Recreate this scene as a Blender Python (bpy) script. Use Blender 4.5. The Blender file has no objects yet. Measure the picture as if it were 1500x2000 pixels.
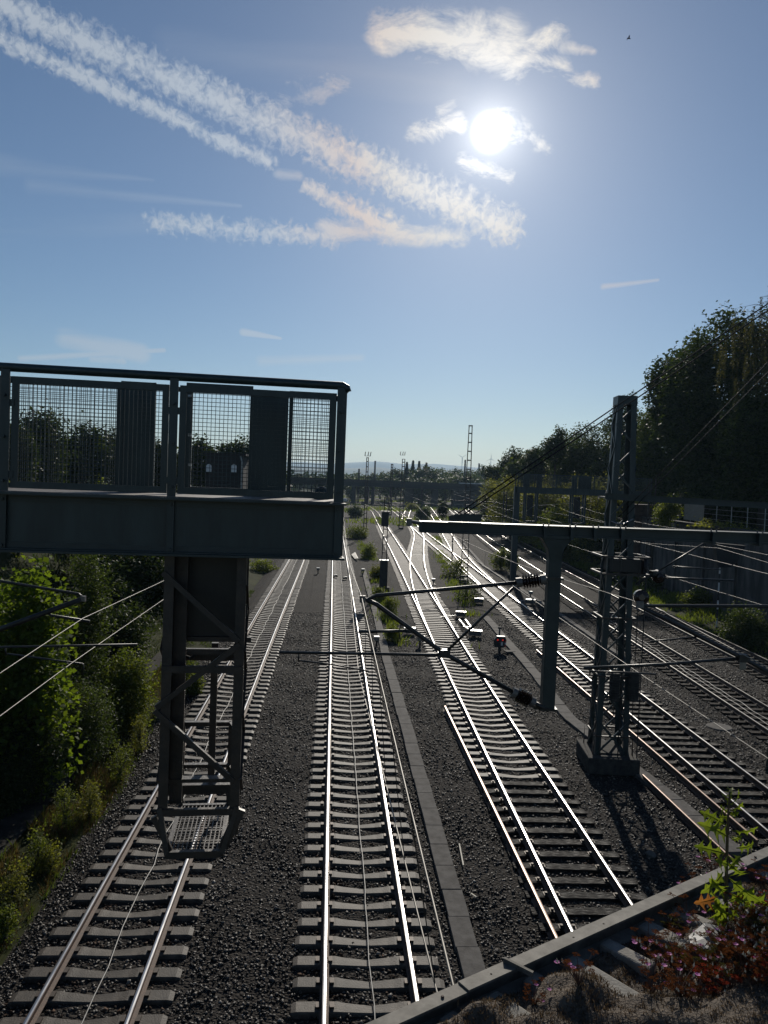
import bpy, math, random
import numpy as np
from mathutils import Vector, Matrix

random.seed(7)
RNG = np.random.default_rng(11)
S = bpy.context.scene
C = S.collection
R = math.radians

# ------------------------------------------------------------------ camera survey
PITCH, ROLL, EYE, FPX = R(2.256), R(2.243), 8.38, 1500.0
def ray(px, py):
    x = (px - 750) / FPX; y = -(py - 1000) / FPX
    c, s = math.cos(ROLL), math.sin(ROLL)
    xr = c * x - s * y; yr = s * x + c * y
    cp, sp = math.cos(PITCH), math.sin(PITCH)
    return Vector((xr, cp + yr * sp, -sp + yr * cp))
def Zp(px, py, z=0.0):                       # survey point on a level
    d = ray(px, py); t = (z - EYE) / d.z
    return Vector((d.x * t, d.y * t, z))
def Yp(px, py, y):                           # survey point at a distance
    d = ray(px, py); t = y / d.y
    return Vector((d.x * t, y, EYE + d.z * t))

SUN_EL, SUN_AZ = R(24.15), R(6.67)
SUN_DIR = Vector((math.sin(SUN_AZ) * math.cos(SUN_EL), math.cos(SUN_AZ) * math.cos(SUN_EL), math.sin(SUN_EL)))

# ------------------------------------------------------------------ materials
def nt_new(name):
    m = bpy.data.materials.new(name); m.use_nodes = True
    nt = m.node_tree; nt.nodes.clear()
    out = nt.nodes.new('ShaderNodeOutputMaterial')
    return m, nt, out
def mat(name, c1, c2=None, scale=5.0, rough=0.7, metal=0.0, bump=0.0, bscale=None, detail=6.0, lo=0.35, hi=0.65, spec=0.5, bdist=0.02, island=0.0, rough2=None, stretch=None, objvar=0.0):
    m, nt, out = nt_new(name)
    N, L = nt.nodes, nt.links
    b = N.new('ShaderNodeBsdfPrincipled')
    L.new(b.outputs[0], out.inputs[0])
    b.inputs['Roughness'].default_value = rough
    b.inputs['Metallic'].default_value = metal
    b.inputs['Specular IOR Level'].default_value = spec
    tc = N.new('ShaderNodeTexCoord')
    vec = tc.outputs['Object']
    if stretch:
        mp = N.new('ShaderNodeMapping'); mp.inputs['Scale'].default_value = stretch
        L.new(vec, mp.inputs[0]); vec = mp.outputs[0]
    nz = N.new('ShaderNodeTexNoise'); nz.inputs['Scale'].default_value = scale; nz.inputs['Detail'].default_value = detail
    nz.inputs['Roughness'].default_value = 0.62
    L.new(vec, nz.inputs['Vector'])
    rp = N.new('ShaderNodeValToRGB')
    rp.color_ramp.elements[0].position = lo; rp.color_ramp.elements[1].position = hi
    rp.color_ramp.elements[0].color = (*c1, 1); rp.color_ramp.elements[1].color = (*(c2 or c1), 1)
    L.new(nz.outputs['Fac'], rp.inputs[0])
    col = rp.outputs[0]
    if island:
        g = N.new('ShaderNodeNewGeometry')
        mr = N.new('ShaderNodeMapRange'); mr.inputs[3].default_value = 1 - island; mr.inputs[4].default_value = 1 + island
        L.new(g.outputs['Random Per Island'], mr.inputs[0])
        mx = N.new('ShaderNodeVectorMath'); mx.operation = 'SCALE'
        L.new(col, mx.inputs[0]); L.new(mr.outputs[0], mx.inputs['Scale']); col = mx.outputs[0]
    if objvar:
        g = N.new('ShaderNodeObjectInfo')
        mr = N.new('ShaderNodeMapRange'); mr.inputs[3].default_value = 1 - objvar; mr.inputs[4].default_value = 1 + objvar
        L.new(g.outputs['Random'], mr.inputs[0])
        mx = N.new('ShaderNodeVectorMath'); mx.operation = 'SCALE'
        L.new(col, mx.inputs[0]); L.new(mr.outputs[0], mx.inputs['Scale']); col = mx.outputs[0]
    L.new(col, b.inputs['Base Color'])
    if rough2 is not None:
        mr = N.new('ShaderNodeMapRange'); mr.inputs[1].default_value = lo; mr.inputs[2].default_value = hi
        mr.inputs[3].default_value = rough; mr.inputs[4].default_value = rough2
        L.new(nz.outputs['Fac'], mr.inputs[0]); L.new(mr.outputs[0], b.inputs['Roughness'])
    if bump:
        n2 = N.new('ShaderNodeTexNoise'); n2.inputs['Scale'].default_value = bscale or scale * 4; n2.inputs['Detail'].default_value = 5
        L.new(vec, n2.inputs['Vector'])
        bp = N.new('ShaderNodeBump'); bp.inputs['Strength'].default_value = bump; bp.inputs['Distance'].default_value = bdist
        L.new(n2.outputs['Fac'], bp.inputs['Height']); L.new(bp.outputs[0], b.inputs['Normal'])
    return m
def leafmat(name, c1, c2, trans=0.45, tcol=None, scale=0.5, rough=0.6, spec=0.16):
    m, nt, out = nt_new(name)
    N, L = nt.nodes, nt.links
    tc = N.new('ShaderNodeTexCoord')
    nz = N.new('ShaderNodeTexNoise'); nz.inputs['Scale'].default_value = scale; nz.inputs['Detail'].default_value = 3
    L.new(tc.outputs['Object'], nz.inputs['Vector'])
    g = N.new('ShaderNodeNewGeometry')
    ad = N.new('ShaderNodeMath'); ad.operation = 'MULTIPLY_ADD'; ad.inputs[1].default_value = 0.55
    L.new(g.outputs['Random Per Island'], ad.inputs[0])
    sb = N.new('ShaderNodeMath'); sb.operation = 'SUBTRACT'; sb.inputs[1].default_value = 0.27
    L.new(nz.outputs['Fac'], sb.inputs[0]); L.new(sb.outputs[0], ad.inputs[2])
    rp = N.new('ShaderNodeValToRGB')
    rp.color_ramp.elements[0].position = 0.2; rp.color_ramp.elements[1].position = 0.85
    rp.color_ramp.elements[0].color = (*c1, 1); rp.color_ramp.elements[1].color = (*c2, 1)
    L.new(ad.outputs[0], rp.inputs[0])
    if spec < .1:
        b = N.new('ShaderNodeBsdfDiffuse'); L.new(rp.outputs[0], b.inputs[0])
    else:
        b = N.new('ShaderNodeBsdfPrincipled'); b.inputs['Roughness'].default_value = rough
        b.inputs['Specular IOR Level'].default_value = spec
        L.new(rp.outputs[0], b.inputs['Base Color'])
    t = N.new('ShaderNodeBsdfTranslucent')
    tm = N.new('ShaderNodeMix'); tm.data_type = 'RGBA'; tm.blend_type = 'MULTIPLY'; tm.inputs[0].default_value = 1
    tm.inputs[7].default_value = (*(tcol or (1.6, 1.5, 0.6)), 1)
    L.new(rp.outputs[0], tm.inputs[6]); L.new(tm.outputs[2], t.inputs[0])
    mx = N.new('ShaderNodeMixShader'); mx.inputs[0].default_value = trans
    L.new(b.outputs[0], mx.inputs[1]); L.new(t.outputs[0], mx.inputs[2]); L.new(mx.outputs[0], out.inputs[0])
    return m
def emit(name, col, st):
    m, nt, out = nt_new(name)
    e = nt.nodes.new('ShaderNodeEmission'); e.inputs[0].default_value = (*col, 1); e.inputs[1].default_value = st
    nt.links.new(e.outputs[0], out.inputs[0]); return m

M = dict(
    floorplate=mat('worn_walkway_plate', (0.12, 0.105, 0.095), (0.22, 0.195, 0.175), 4, 0.7, 0.0, 0.2, 30),
    railtop=mat('polished_rail_steel', (0.42, 0.41, 0.40), (0.55, 0.54, 0.53), 3, 0.30, 1.0, rough2=0.36, stretch=(8, 0.4, 8)),
    rust=mat('rusty_rail_side', (0.060, 0.035, 0.024), (0.12, 0.066, 0.042), 14, 0.75, 0.0, 0.3, 60),
    rusttop=mat('dull_rusty_rail_head', (0.16, 0.10, 0.075), (0.24, 0.16, 0.12), 10, 0.42, 0.6),
    concrete=mat('weathered_sleeper_concrete', (0.038, 0.031, 0.024), (0.094, 0.078, 0.062), 4, 0.66, 0, 0.35, 40, spec=0.32, objvar=0.3),
    oldwood=mat('creosoted_sleeper_wood', (0.010, 0.008, 0.007), (0.030, 0.023, 0.018), 4, 0.95, 0, 0.7, 18, rough2=0.28, stretch=(1.2, 9, 9), spec=0.22, objvar=0.35, lo=0.46, hi=0.72),
    drywood=mat('dark_weathered_sleeper_wood', (0.012, 0.010, 0.009), (0.034, 0.028, 0.024), 5, 0.85, 0, 0.6, 18, stretch=(1.2, 9, 9), spec=0.1, objvar=0.35),
    palewood=mat('weathered_switch_timber', (0.045, 0.036, 0.029), (0.105, 0.086, 0.070), 5, 0.64, 0, 0.5, 20, stretch=(1.2, 9, 9), spec=0.3, objvar=0.3),
    clip=mat('sleeper_fastening_iron', (0.03, 0.022, 0.018), (0.06, 0.045, 0.035), 20, 0.6, 0.5),
    stone=mat('ballast_stone', (0.013, 0.0115, 0.0105), (0.078, 0.067, 0.057), 9, 0.65, 0, 0.2, 60, island=0.75, spec=0.3),
    ballast=None,
    paint=mat('dark_green_grey_steel_paint', (0.007, 0.021, 0.025), (0.020, 0.041, 0.045), 2.2, 0.45, 0.0, 0.12, 40, stretch=(2.5, 2.5, .5), detail=9),
    paint2=mat('grey_green_steel_paint', (0.012, 0.025, 0.027), (0.025, 0.040, 0.042), 3, 0.5, 0.0, 0.15, 30),
    rustpaint=mat('brown_stained_steel', (0.020, 0.018, 0.017), (0.052, 0.038, 0.030), 5, 0.5, 0.0, 0.2, 30),
    galv=mat('galvanised_steel', (0.26, 0.27, 0.27), (0.40, 0.40, 0.40), 6, 0.42, 0.85, 0.1, 30),
    strip=mat('dull_galvanised_strip', (0.075, 0.068, 0.056), (0.20, 0.185, 0.158), 22, 0.7, 0.1, 0.15, 90, bdist=0.002, spec=0.3, lo=.3, hi=.7),
    wire=mat('overhead_copper_wire', (0.15, 0.14, 0.125), (0.23, 0.215, 0.19), 5, 0.55, 0.4),
    cable=mat('pale_cable_sheath', (0.22, 0.21, 0.19), (0.32, 0.31, 0.28), 5, 0.5),
    darkcable=mat('dark_cable_sheath', (0.022, 0.022, 0.024), (0.04, 0.04, 0.04), 5, 0.8, spec=0.1),
    tubegrey=mat('dark_grey_cantilever_tube', (0.030, 0.032, 0.034), (0.055, 0.055, 0.055), 6, 0.42, 0.5),
    porc=mat('brown_glazed_porcelain', (0.018, 0.010, 0.008), (0.035, 0.018, 0.012), 8, 0.25),
    capmetal=mat('insulator_cap_iron', (0.12, 0.115, 0.11), (0.2, 0.19, 0.18), 10, 0.55, 0.4),
    slab=mat('trough_cover_concrete', (0.075, 0.069, 0.063), (0.13, 0.122, 0.112), 4, 0.9, 0, 0.3, 40, spec=0.2),
    fconc=mat('foreground_concrete', (0.15, 0.14, 0.12), (0.26, 0.245, 0.215), 14, 0.9, 0, 0.5, 120, bdist=0.004),
    darkconc=mat('sooty_foundation_concrete', (0.030, 0.028, 0.026), (0.070, 0.065, 0.058), 5, 0.9, 0, 0.3, 30, spec=0.2),
    wall=mat('dark_stained_retaining_wall', (0.034, 0.031, 0.029), (0.15, 0.138, 0.124), 1.3, 0.85, 0, 0.5, 9, stretch=(1, 1, 0.28), lo=0.4, hi=0.75),
    brick=mat('old_brick', (0.055, 0.035, 0.028), (0.11, 0.075, 0.058), 3, 0.85, 0, 0.5, 20),
    hut=mat('dark_hut_boards', (0.016, 0.015, 0.016), (0.030, 0.028, 0.028), 6, 0.8, 0, 0.2, 20),
    pane=mat('pale_window_glass', (0.55, 0.57, 0.58), (0.7, 0.71, 0.72), 2, 0.3),
    soil=mat('grassy_ground', (0.016, 0.020, 0.008), (0.046, 0.050, 0.018), 0.35, 0.95, 0, 0.5, 6, detail=8, spec=0.05),
    path=mat('dark_service_path', (0.018, 0.017, 0.016), (0.04, 0.038, 0.034), 1.5, 0.95, 0, 0.3, 30, spec=0.1),
    field=mat('far_ground', (0.03, 0.04, 0.015), (0.08, 0.085, 0.035), 0.01, 0.95),
    hill=mat('wooded_hill', (0.022, 0.035, 0.02), (0.05, 0.062, 0.03), 0.006, 0.95),
    bark=mat('tree_bark', (0.03, 0.024, 0.018), (0.075, 0.06, 0.045), 6, 0.9, 0, 0.5, 18),
    black=mat('black_signal_case', (0.010, 0.010, 0.011), (0.018, 0.018, 0.018), 6, 0.5),
    white=mat('white_enamel', (0.6, 0.6, 0.58), (0.72, 0.72, 0.7), 6, 0.4),
    redpaint=mat('red_enamel', (0.45, 0.05, 0.03), (0.55, 0.07, 0.04), 6, 0.4),
    redlamp=emit('red_signal_lamp', (1, 0.05, 0.04), 0.35),
    tan=mat('faded_number_plate', (0.20, 0.17, 0.13), (0.28, 0.24, 0.19), 6, 0.6),
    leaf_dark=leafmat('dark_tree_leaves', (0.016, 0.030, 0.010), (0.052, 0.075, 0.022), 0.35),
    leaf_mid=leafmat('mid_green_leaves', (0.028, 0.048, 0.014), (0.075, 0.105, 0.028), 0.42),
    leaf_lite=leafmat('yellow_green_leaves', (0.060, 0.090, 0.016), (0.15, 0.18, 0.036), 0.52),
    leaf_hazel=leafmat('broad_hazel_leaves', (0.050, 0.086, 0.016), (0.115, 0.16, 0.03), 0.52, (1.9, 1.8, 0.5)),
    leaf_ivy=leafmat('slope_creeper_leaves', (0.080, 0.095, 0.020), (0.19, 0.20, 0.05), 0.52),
    leaf_birch=leafmat('thin_birch_leaves', (0.035, 0.040, 0.018), (0.085, 0.085, 0.038), 0.4),
    conifer=leafmat('conifer_needles', (0.012, 0.022, 0.012), (0.03, 0.045, 0.02), 0.15),
    drygrass=leafmat('dry_verge_grass', (0.055, 0.042, 0.018), (0.12, 0.092, 0.040), 0.4, (1.3, 1.2, 0.8)),
    grass=leafmat('green_verge_grass', (0.065, 0.10, 0.018), (0.15, 0.19, 0.038), 0.5),
    moss=leafmat('brown_dry_moss', (0.055, 0.042, 0.031), (0.16, 0.122, 0.085), 0.3, (1.1, 1.0, 0.8), scale=9, spec=0.02),
    mossbed=mat('moss_cushion', (0.050, 0.038, 0.028), (0.13, 0.10, 0.072), 30, 0.95, 0, 0.8, 150, bdist=0.01),
    lettuce=leafmat('lettuce_leaf', (0.075, 0.115, 0.020), (0.15, 0.20, 0.034), 0.5, (1.6, 1.5, 0.5), scale=20),
    lettuce_red=leafmat('withered_orange_leaf', (0.28, 0.11, 0.025), (0.35, 0.16, 0.04), 0.4, (1.3, 1.1, 0.8), scale=20),
    lstem=mat('lettuce_stem', (0.045, 0.032, 0.016), (0.08, 0.06, 0.025), 20, 0.6),
    herb_red=leafmat('red_cranesbill_leaves', (0.13, 0.018, 0.010), (0.30, 0.050, 0.024), 0.4, (1.4, 1.0, 0.8), scale=14, spec=0.04),
    herb_brown=leafmat('russet_cranesbill_leaves', (0.050, 0.020, 0.009), (0.15, 0.050, 0.016), 0.4, (1.3, 1.1, 0.8), scale=14, spec=0.04),
    herb_green=leafmat('olive_cranesbill_leaves', (0.030, 0.032, 0.008), (0.09, 0.078, 0.018), 0.4, (1.3, 1.2, 0.7), scale=14, spec=0.04),
    herbstem=mat('wiry_red_stems', (0.06, 0.028, 0.018), (0.12, 0.055, 0.035), 20, 0.7),
    petal=leafmat('pink_petals', (0.50, 0.13, 0.40), (0.68, 0.24, 0.56), 0.4, (1.2, 1.0, 1.2), scale=10),
    seed=leafmat('pale_seed_heads', (0.5, 0.46, 0.36), (0.7, 0.66, 0.55), 0.3, (1, 1, 1)),
    slate=mat('grey_broken_slab', (0.11, 0.108, 0.11), (0.20, 0.195, 0.195), 9, 0.6, 0, 0.3, 60, bdist=0.004),
)
# ballast bed: many stones by voronoi bump
def ballast_mat():
    m, nt, out = nt_new('ballast_bed_stones')
    N, L = nt.nodes, nt.links
    b = N.new('ShaderNodeBsdfPrincipled'); b.inputs['Roughness'].default_value = 0.9; b.inputs['Specular IOR Level'].default_value = 0.08
    L.new(b.outputs[0], out.inputs[0])
    tc = N.new('ShaderNodeTexCoord')
    v = N.new('ShaderNodeTexVoronoi'); v.inputs['Scale'].default_value = 17; L.new(tc.outputs['Object'], v.inputs['Vector'])
    sep = N.new('ShaderNodeSeparateColor'); L.new(v.outputs['Color'], sep.inputs[0])
    nz = N.new('ShaderNodeTexNoise'); nz.inputs['Scale'].default_value = 0.35; nz.inputs['Detail'].default_value = 5; L.new(tc.outputs['Object'], nz.inputs['Vector'])
    ad = N.new('ShaderNodeMath'); ad.operation = 'MULTIPLY_ADD'; ad.inputs[1].default_value = 0.5
    L.new(sep.outputs[0], ad.inputs[0])
    ad2 = N.new('ShaderNodeMath'); ad2.operation = 'MULTIPLY'; ad2.inputs[1].default_value = 0.6; L.new(nz.outputs['Fac'], ad2.inputs[0]); L.new(ad2.outputs[0], ad.inputs[2])
    rp = N.new('ShaderNodeValToRGB'); rp.color_ramp.elements[0].position = 0.15; rp.color_ramp.elements[1].position = 0.85
    rp.color_ramp.elements[0].color = (0.012, 0.0108, 0.010, 1); rp.color_ramp.elements[1].color = (0.044, 0.038, 0.033, 1)
    L.new(ad.outputs[0], rp.inputs[0]); L.new(rp.outputs[0], b.inputs['Base Color'])
    bp = N.new('ShaderNodeBump'); bp.inputs['Strength'].default_value = 1.0; bp.inputs['Distance'].default_value = 0.045; bp.invert = True
    L.new(v.outputs['Distance'], bp.inputs['Height']); L.new(bp.outputs[0], b.inputs['Normal'])
    return m
M['ballast'] = ballast_mat()
M['ruststone'] = mat('rust_stained_ballast_stone', (0.022, 0.014, 0.010), (0.075, 0.045, 0.030), 9, 0.8, island=0.5, spec=0.15)
def stone_mat():
    m, nt, out = nt_new('ballast_stone')
    N, L = nt.nodes, nt.links
    b = N.new('ShaderNodeBsdfPrincipled'); b.inputs['Roughness'].default_value = 0.6; b.inputs['Specular IOR Level'].default_value = 0.35
    L.new(b.outputs[0], out.inputs[0])
    g = N.new('ShaderNodeNewGeometry'); rp = N.new('ShaderNodeValToRGB'); e = rp.color_ramp.elements
    e[0].position = 0; e[0].color = (.013, .0115, .0105, 1); e[1].position = 1; e[1].color = (.20, .185, .165, 1)
    for p_, c_ in ((.35, (.028, .024, .021, 1)), (.75, (.050, .042, .035, 1)), (.92, (.085, .075, .066, 1))):
        x = e.new(p_); x.color = c_
    L.new(g.outputs['Random Per Island'], rp.inputs[0])
    tc = N.new('ShaderNodeTexCoord'); nz = N.new('ShaderNodeTexNoise'); nz.inputs['Scale'].default_value = .5; nz.inputs['Detail'].default_value = 4; L.new(tc.outputs['Object'], nz.inputs['Vector'])
    mr = N.new('ShaderNodeMapRange'); mr.inputs[1].default_value = .3; mr.inputs[2].default_value = .7; mr.inputs[3].default_value = .6; mr.inputs[4].default_value = 1.35; L.new(nz.outputs['Fac'], mr.inputs[0])
    sc = N.new('ShaderNodeVectorMath'); sc.operation = 'SCALE'; L.new(rp.outputs[0], sc.inputs[0]); L.new(mr.outputs[0], sc.inputs['Scale']); L.new(sc.outputs[0], b.inputs['Base Color'])
    return m
M['stone'] = stone_mat()

# ------------------------------------------------------------------ object helpers
OFF = {}
def tag(o, label=None, cat=None, group=None, kind=None):
    if label: o['label'] = label
    if cat: o['category'] = cat
    if group: o['group'] = group
    if kind: o['kind'] = kind
    return o
def thing(name, loc, label, cat, group=None):
    o = bpy.data.objects.new(name, None); C.objects.link(o)
    o.location = Vector(loc); o.empty_display_size = 0.3
    OFF[o] = Vector(loc)
    return tag(o, label, cat, group)
def link(name, me, mats, parent=None, origin=None, smooth=False):
    for m in (mats if isinstance(mats, (list, tuple)) else [mats]): me.materials.append(m)
    o = bpy.data.objects.new(name, me); C.objects.link(o)
    if parent is not None:
        o.parent = parent; OFF[o] = OFF[parent]
        off = OFF[parent]
    elif origin is not None:
        off = Vector(origin); o.location = off; OFF[o] = off
    else:
        off = Vector((0, 0, 0)); OFF[o] = off
    if off.length: me.transform(Matrix.Translation(-off))
    if smooth: me.polygons.foreach_set('use_smooth', [True] * len(me.polygons))
    me.update()
    return o
def copytree(src, loc, scale=None, rz=0.0):
    r = src.copy(); C.objects.link(r); r.location = Vector(loc)
    if scale is not None: r.scale = scale if hasattr(scale, '__len__') else (scale,) * 3
    r.rotation_euler = (0, 0, rz)
    for ch in src.children:
        c = ch.copy(); C.objects.link(c); c.parent = r
        for g in ch.children:
            d = g.copy(); C.objects.link(d); d.parent = c
    return r
class MB:
    def __init__(s): s.v, s.f, s.m = [], [], []
    def add(s, vs, fs, m=0):
        o = len(s.v); s.v += [tuple(v) for v in vs]
        for f in fs: s.f.append(tuple(i + o for i in f)); s.m.append(m)
        return s
    def box(s, c, d, rz=0.0, m=0):
        cx, cy, cz = c; a, b, e = d[0] / 2, d[1] / 2, d[2] / 2
        co, si = math.cos(rz), math.sin(rz)
        vs = [(cx + x * co - y * si, cy + x * si + y * co, cz + z) for z in (-e, e) for x, y in ((-a, -b), (a, -b), (a, b), (-a, b))]
        return s.add(vs, [(3, 2, 1, 0), (4, 5, 6, 7), (0, 1, 5, 4), (1, 2, 6, 5), (2, 3, 7, 6), (3, 0, 4, 7)], m)
    def bar(s, p, q, w, h, up=(0, 0, 1), m=0):
        p, q, up = Vector(p), Vector(q), Vector(up)
        d = (q - p).normalized(); a = d.cross(up)
        if a.length < 1e-3: a = d.cross(Vector((0, 1, 0)))
        a.normalize(); b = a.cross(d).normalized()
        vs = [e + a * (x * w / 2) + b * (y * h / 2) for e in (p, q) for x, y in ((-1, -1), (1, -1), (1, 1), (-1, 1))]
        return s.add(vs, [(3, 2, 1, 0), (4, 5, 6, 7), (0, 1, 5, 4), (1, 2, 6, 5), (2, 3, 7, 6), (3, 0, 4, 7)], m)
    def angle(s, p, q, w, t, ax, bx, m=0):     # L section: legs along ax and bx
        p, q, ax, bx = Vector(p), Vector(q), Vector(ax), Vector(bx)
        pr = [(0, 0), (w, 0), (w, t), (t, t), (t, w), (0, w)]
        vs = [e + ax * x + bx * y for e in (p, q) for x, y in pr]
        n = 6
        return s.add(vs, [tuple(range(n))[::-1], tuple(range(n, 2 * n))] + [(i, (i + 1) % n, n + (i + 1) % n, n + i) for i in range(n)], m)
    def tube(s, pts, r, n=8, m=0):
        pts = [Vector(p) for p in pts]; k = len(pts)
        rs = r if hasattr(r, '__len__') else [r] * k
        d0 = (pts[1] - pts[0]).normalized()
        a = d0.cross(Vector((0, 0, 1)))
        if a.length < 1e-3: a = d0.cross(Vector((0, 1, 0)))
        a.normalize(); vs = []
        for i, p in enumerate(pts):
            d = (pts[min(i + 1, k - 1)] - pts[max(i - 1, 0)]).normalized()
            a = (a - d * a.dot(d)).normalized(); b = d.cross(a)
            vs += [p + (a * math.cos(2 * math.pi * j / n) + b * math.sin(2 * math.pi * j / n)) * rs[i] for j in range(n)]
        fs = [(i * n + j, i * n + (j + 1) % n, (i + 1) * n + (j + 1) % n, (i + 1) * n + j) for i in range(k - 1) for j in range(n)]
        fs += [tuple(range(n))[::-1], tuple((k - 1) * n + j for j in range(n))]
        return s.add(vs, fs, m)
    def lathe(s, p, q, prof, n=14, m=0):       # prof: (radius, fraction p..q)
        p, q = Vector(p), Vector(q); d = (q - p)
        a = d.normalized().cross(Vector((0, 0, 1)))
        if a.length < 1e-3: a = Vector((1, 0, 0))
        a.normalize(); b = d.normalized().cross(a)
        vs = [p + d * t + (a * math.cos(2 * math.pi * j / n) + b * math.sin(2 * math.pi * j / n)) * r for r, t in prof for j in range(n)]
        k = len(prof)
        fs = [(i * n + j, i * n + (j + 1) % n, (i + 1) * n + (j + 1) % n, (i + 1) * n + j) for i in range(k - 1) for j in range(n)]
        fs += [tuple(range(n))[::-1], tuple((k - 1) * n + j for j in range(n))]
        return s.add(vs, fs, m)
    def mesh(s, name):
        me = bpy.data.meshes.new(name); me.from_pydata(s.v, [], s.f); me.update()
        if any(s.m): me.polygons.foreach_set('material_index', s.m)
        return me
    def build(s, name, mats, parent=None, origin=None, smooth=False, bevel=0.0):
        o = link(name, s.mesh(name), mats, parent, origin, smooth)
        if bevel:
            b = o.modifiers.new('soft_edges', 'BEVEL'); b.width = bevel; b.segments = 2; b.limit_method = 'ANGLE'
        return o
def np_mesh(name, V, F):
    V = np.asarray(V, np.float32); F = np.asarray(F, np.int32); k = F.shape[1]
    me = bpy.data.meshes.new(name)
    me.vertices.add(len(V)); me.vertices.foreach_set('co', V.ravel())
    me.loops.add(F.size); me.loops.foreach_set('vertex_index', F.ravel())
    me.polygons.add(len(F)); me.polygons.foreach_set('loop_start', np.arange(0, F.size, k, dtype=np.int32))
    try: me.polygons.foreach_set('loop_total', np.full(len(F), k, np.int32))
    except Exception: pass
    me.update(calc_edges=True); me.validate()
    return me
def sines(P, seed, f=1.0):
    r = np.random.default_rng(seed); out = np.zeros(len(P))
    for k in range(6):
        w = r.normal(size=P.shape[1]); w /= np.linalg.norm(w)
        out += np.sin(P @ w * f * (1.0 + 0.55 * k) + r.uniform(0, 6.28)) / (1 + 0.5 * k)
    return out / 2.2

# ------------------------------------------------------------------ ground
XL = np.array([(0, -6.3), (14, -6.8), (17.6, -7.1), (21.4, -7.3), (26.6, -8.1), (45, -9.2), (63, -10.4), (82, -12.0), (120, -16), (200, -26), (330, -44), (500, -60)])
XR = np.array([(0, 21.2), (40, 21.0), (48, 21.2), (63, 21.8), (96, 22.7), (135, 26.6), (200, 32), (330, 46), (500, 62)])
xl = lambda y: np.interp(y, XL[:, 0], XL[:, 1])
xr = lambda y: np.interp(y, XR[:, 0], XR[:, 1])
sm = lambda t: (lambda u: u * u * (3 - 2 * u))(np.clip(t, 0, 1))
WALLX = 25.2
def gz(x, y):
    x = np.asarray(x, float); y = np.asarray(y, float)
    z = np.full(np.broadcast(x, y).shape, -0.62)
    dl = xl(y) - x
    fl = 1 - sm((y - 62) / 60)
    z = z + sm((dl - 0.2) / 1.0) * 0.32 + sm((dl - 2.1) / 7.5) * 6.4 * fl * sm((dl) / 3)
    dr = x - xr(y)
    near = (x > WALLX + 0.3) * 6.5 + ((x > xr(y)) & (x <= WALLX + 0.3)) * sm(dr / 3) * 0.6
    far = sm((dr - 0.8) / 8.5) * 7.6 * (1 - 0.55 * sm((y - 170) / 120))
    w = sm((y - 73.5) / 4)
    z = z + near * (1 - w) + far * w
    return z
def gz1(x, y): return float(gz(x, y))
ys = np.concatenate([np.arange(-12, 90, 2.0), np.arange(90, 260, 6.0), np.arange(260, 620, 30), [800, 1200, 2000, 3500, 6000, 9500]])
xs = np.concatenate([[-9500, -4000, -1500, -600, -250, -120, -80], np.arange(-60, -5, 1.5), np.arange(-4, 20, 4.0), np.arange(20, 24.6, 0.8), [24.9, 25.25, 25.5, 25.55], np.arange(26, 44, 1.5), [48, 56, 70, 90, 130, 250, 600, 1500, 4000, 9500]])
GX, GY = np.meshgrid(xs, ys)
nearw = (np.abs(GX) < 130) & (GY < 300)
GZ = gz(GX, GY) + np.where(nearw, 0.12 * sines(np.stack([GX.ravel(), GY.ravel()], 1), 3, 0.6).reshape(GX.shape) * ((GX < xl(GY) - 3) | (GX > WALLX + 1)), 0)
GZ = np.where((GX > 130) | (GY > 700), np.minimum(GZ, 2), GZ)
nr, ncl = GX.shape
idx = np.arange(nr * ncl).reshape(nr, ncl)
F = np.stack([idx[:-1, :-1], idx[:-1, 1:], idx[1:, 1:], idx[1:, :-1]], -1).reshape(-1, 4)
ground = link('ground', np_mesh('ground', np.stack([GX.ravel(), GY.ravel(), GZ.ravel()], 1), F), M['soil'], smooth=True)
tag(ground, kind='structure')

# ballast sheet
by = np.concatenate([np.arange(3, 60, 0.8), np.arange(60, 140, 2.0), np.arange(140, 420, 8)])
uu = np.concatenate([[0, 0.012, 0.03], np.linspace(0.06, 0.94, 44), [0.97, 0.988, 1.0]])
BX = xl(by)[:, None] + (xr(by) - xl(by))[:, None] * uu[None, :]
BY = np.repeat(by[:, None], len(uu), 1)
edge = np.minimum(sm(uu / 0.035), sm((1 - uu) / 0.035))[None, :]
BZ = -0.63 + edge * 0.385 + 0.022 * sines(np.stack([BX.ravel(), BY.ravel()], 1), 5, 1.7).reshape(BX.shape) * edge
def bz(x, y):
    u = (x - xl(y)) / (xr(y) - xl(y))
    return -0.63 + np.minimum(sm(u / 0.035), sm((1 - u) / 0.035)) * 0.385
nr, ncl = BX.shape
idx = np.arange(nr * ncl).reshape(nr, ncl)
F = np.stack([idx[:-1, :-1], idx[:-1, 1:], idx[1:, 1:], idx[1:, :-1]], -1).reshape(-1, 4)
tag(link('ballast_bed', np_mesh('ballast_bed', np.stack([BX.ravel(), BY.ravel(), BZ.ravel()], 1), F), M['ballast'], smooth=True), kind='structure')

# service path on the left bank foot
pv, pf = [], []
for i, y in enumerate(np.arange(6, 60, 1.5)):
    a = xl(y) - 1.15
    for dx in (0, -1.0): pv.append((a + dx, y, gz1(a + dx, y) + 0.03))
    if i: n = len(pv); pf.append((n - 4, n - 3, n - 1, n - 2))
me = bpy.data.meshes.new('path'); me.from_pydata(pv, [], pf)
tag(link('path', me, M['path']), kind='structure')

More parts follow.
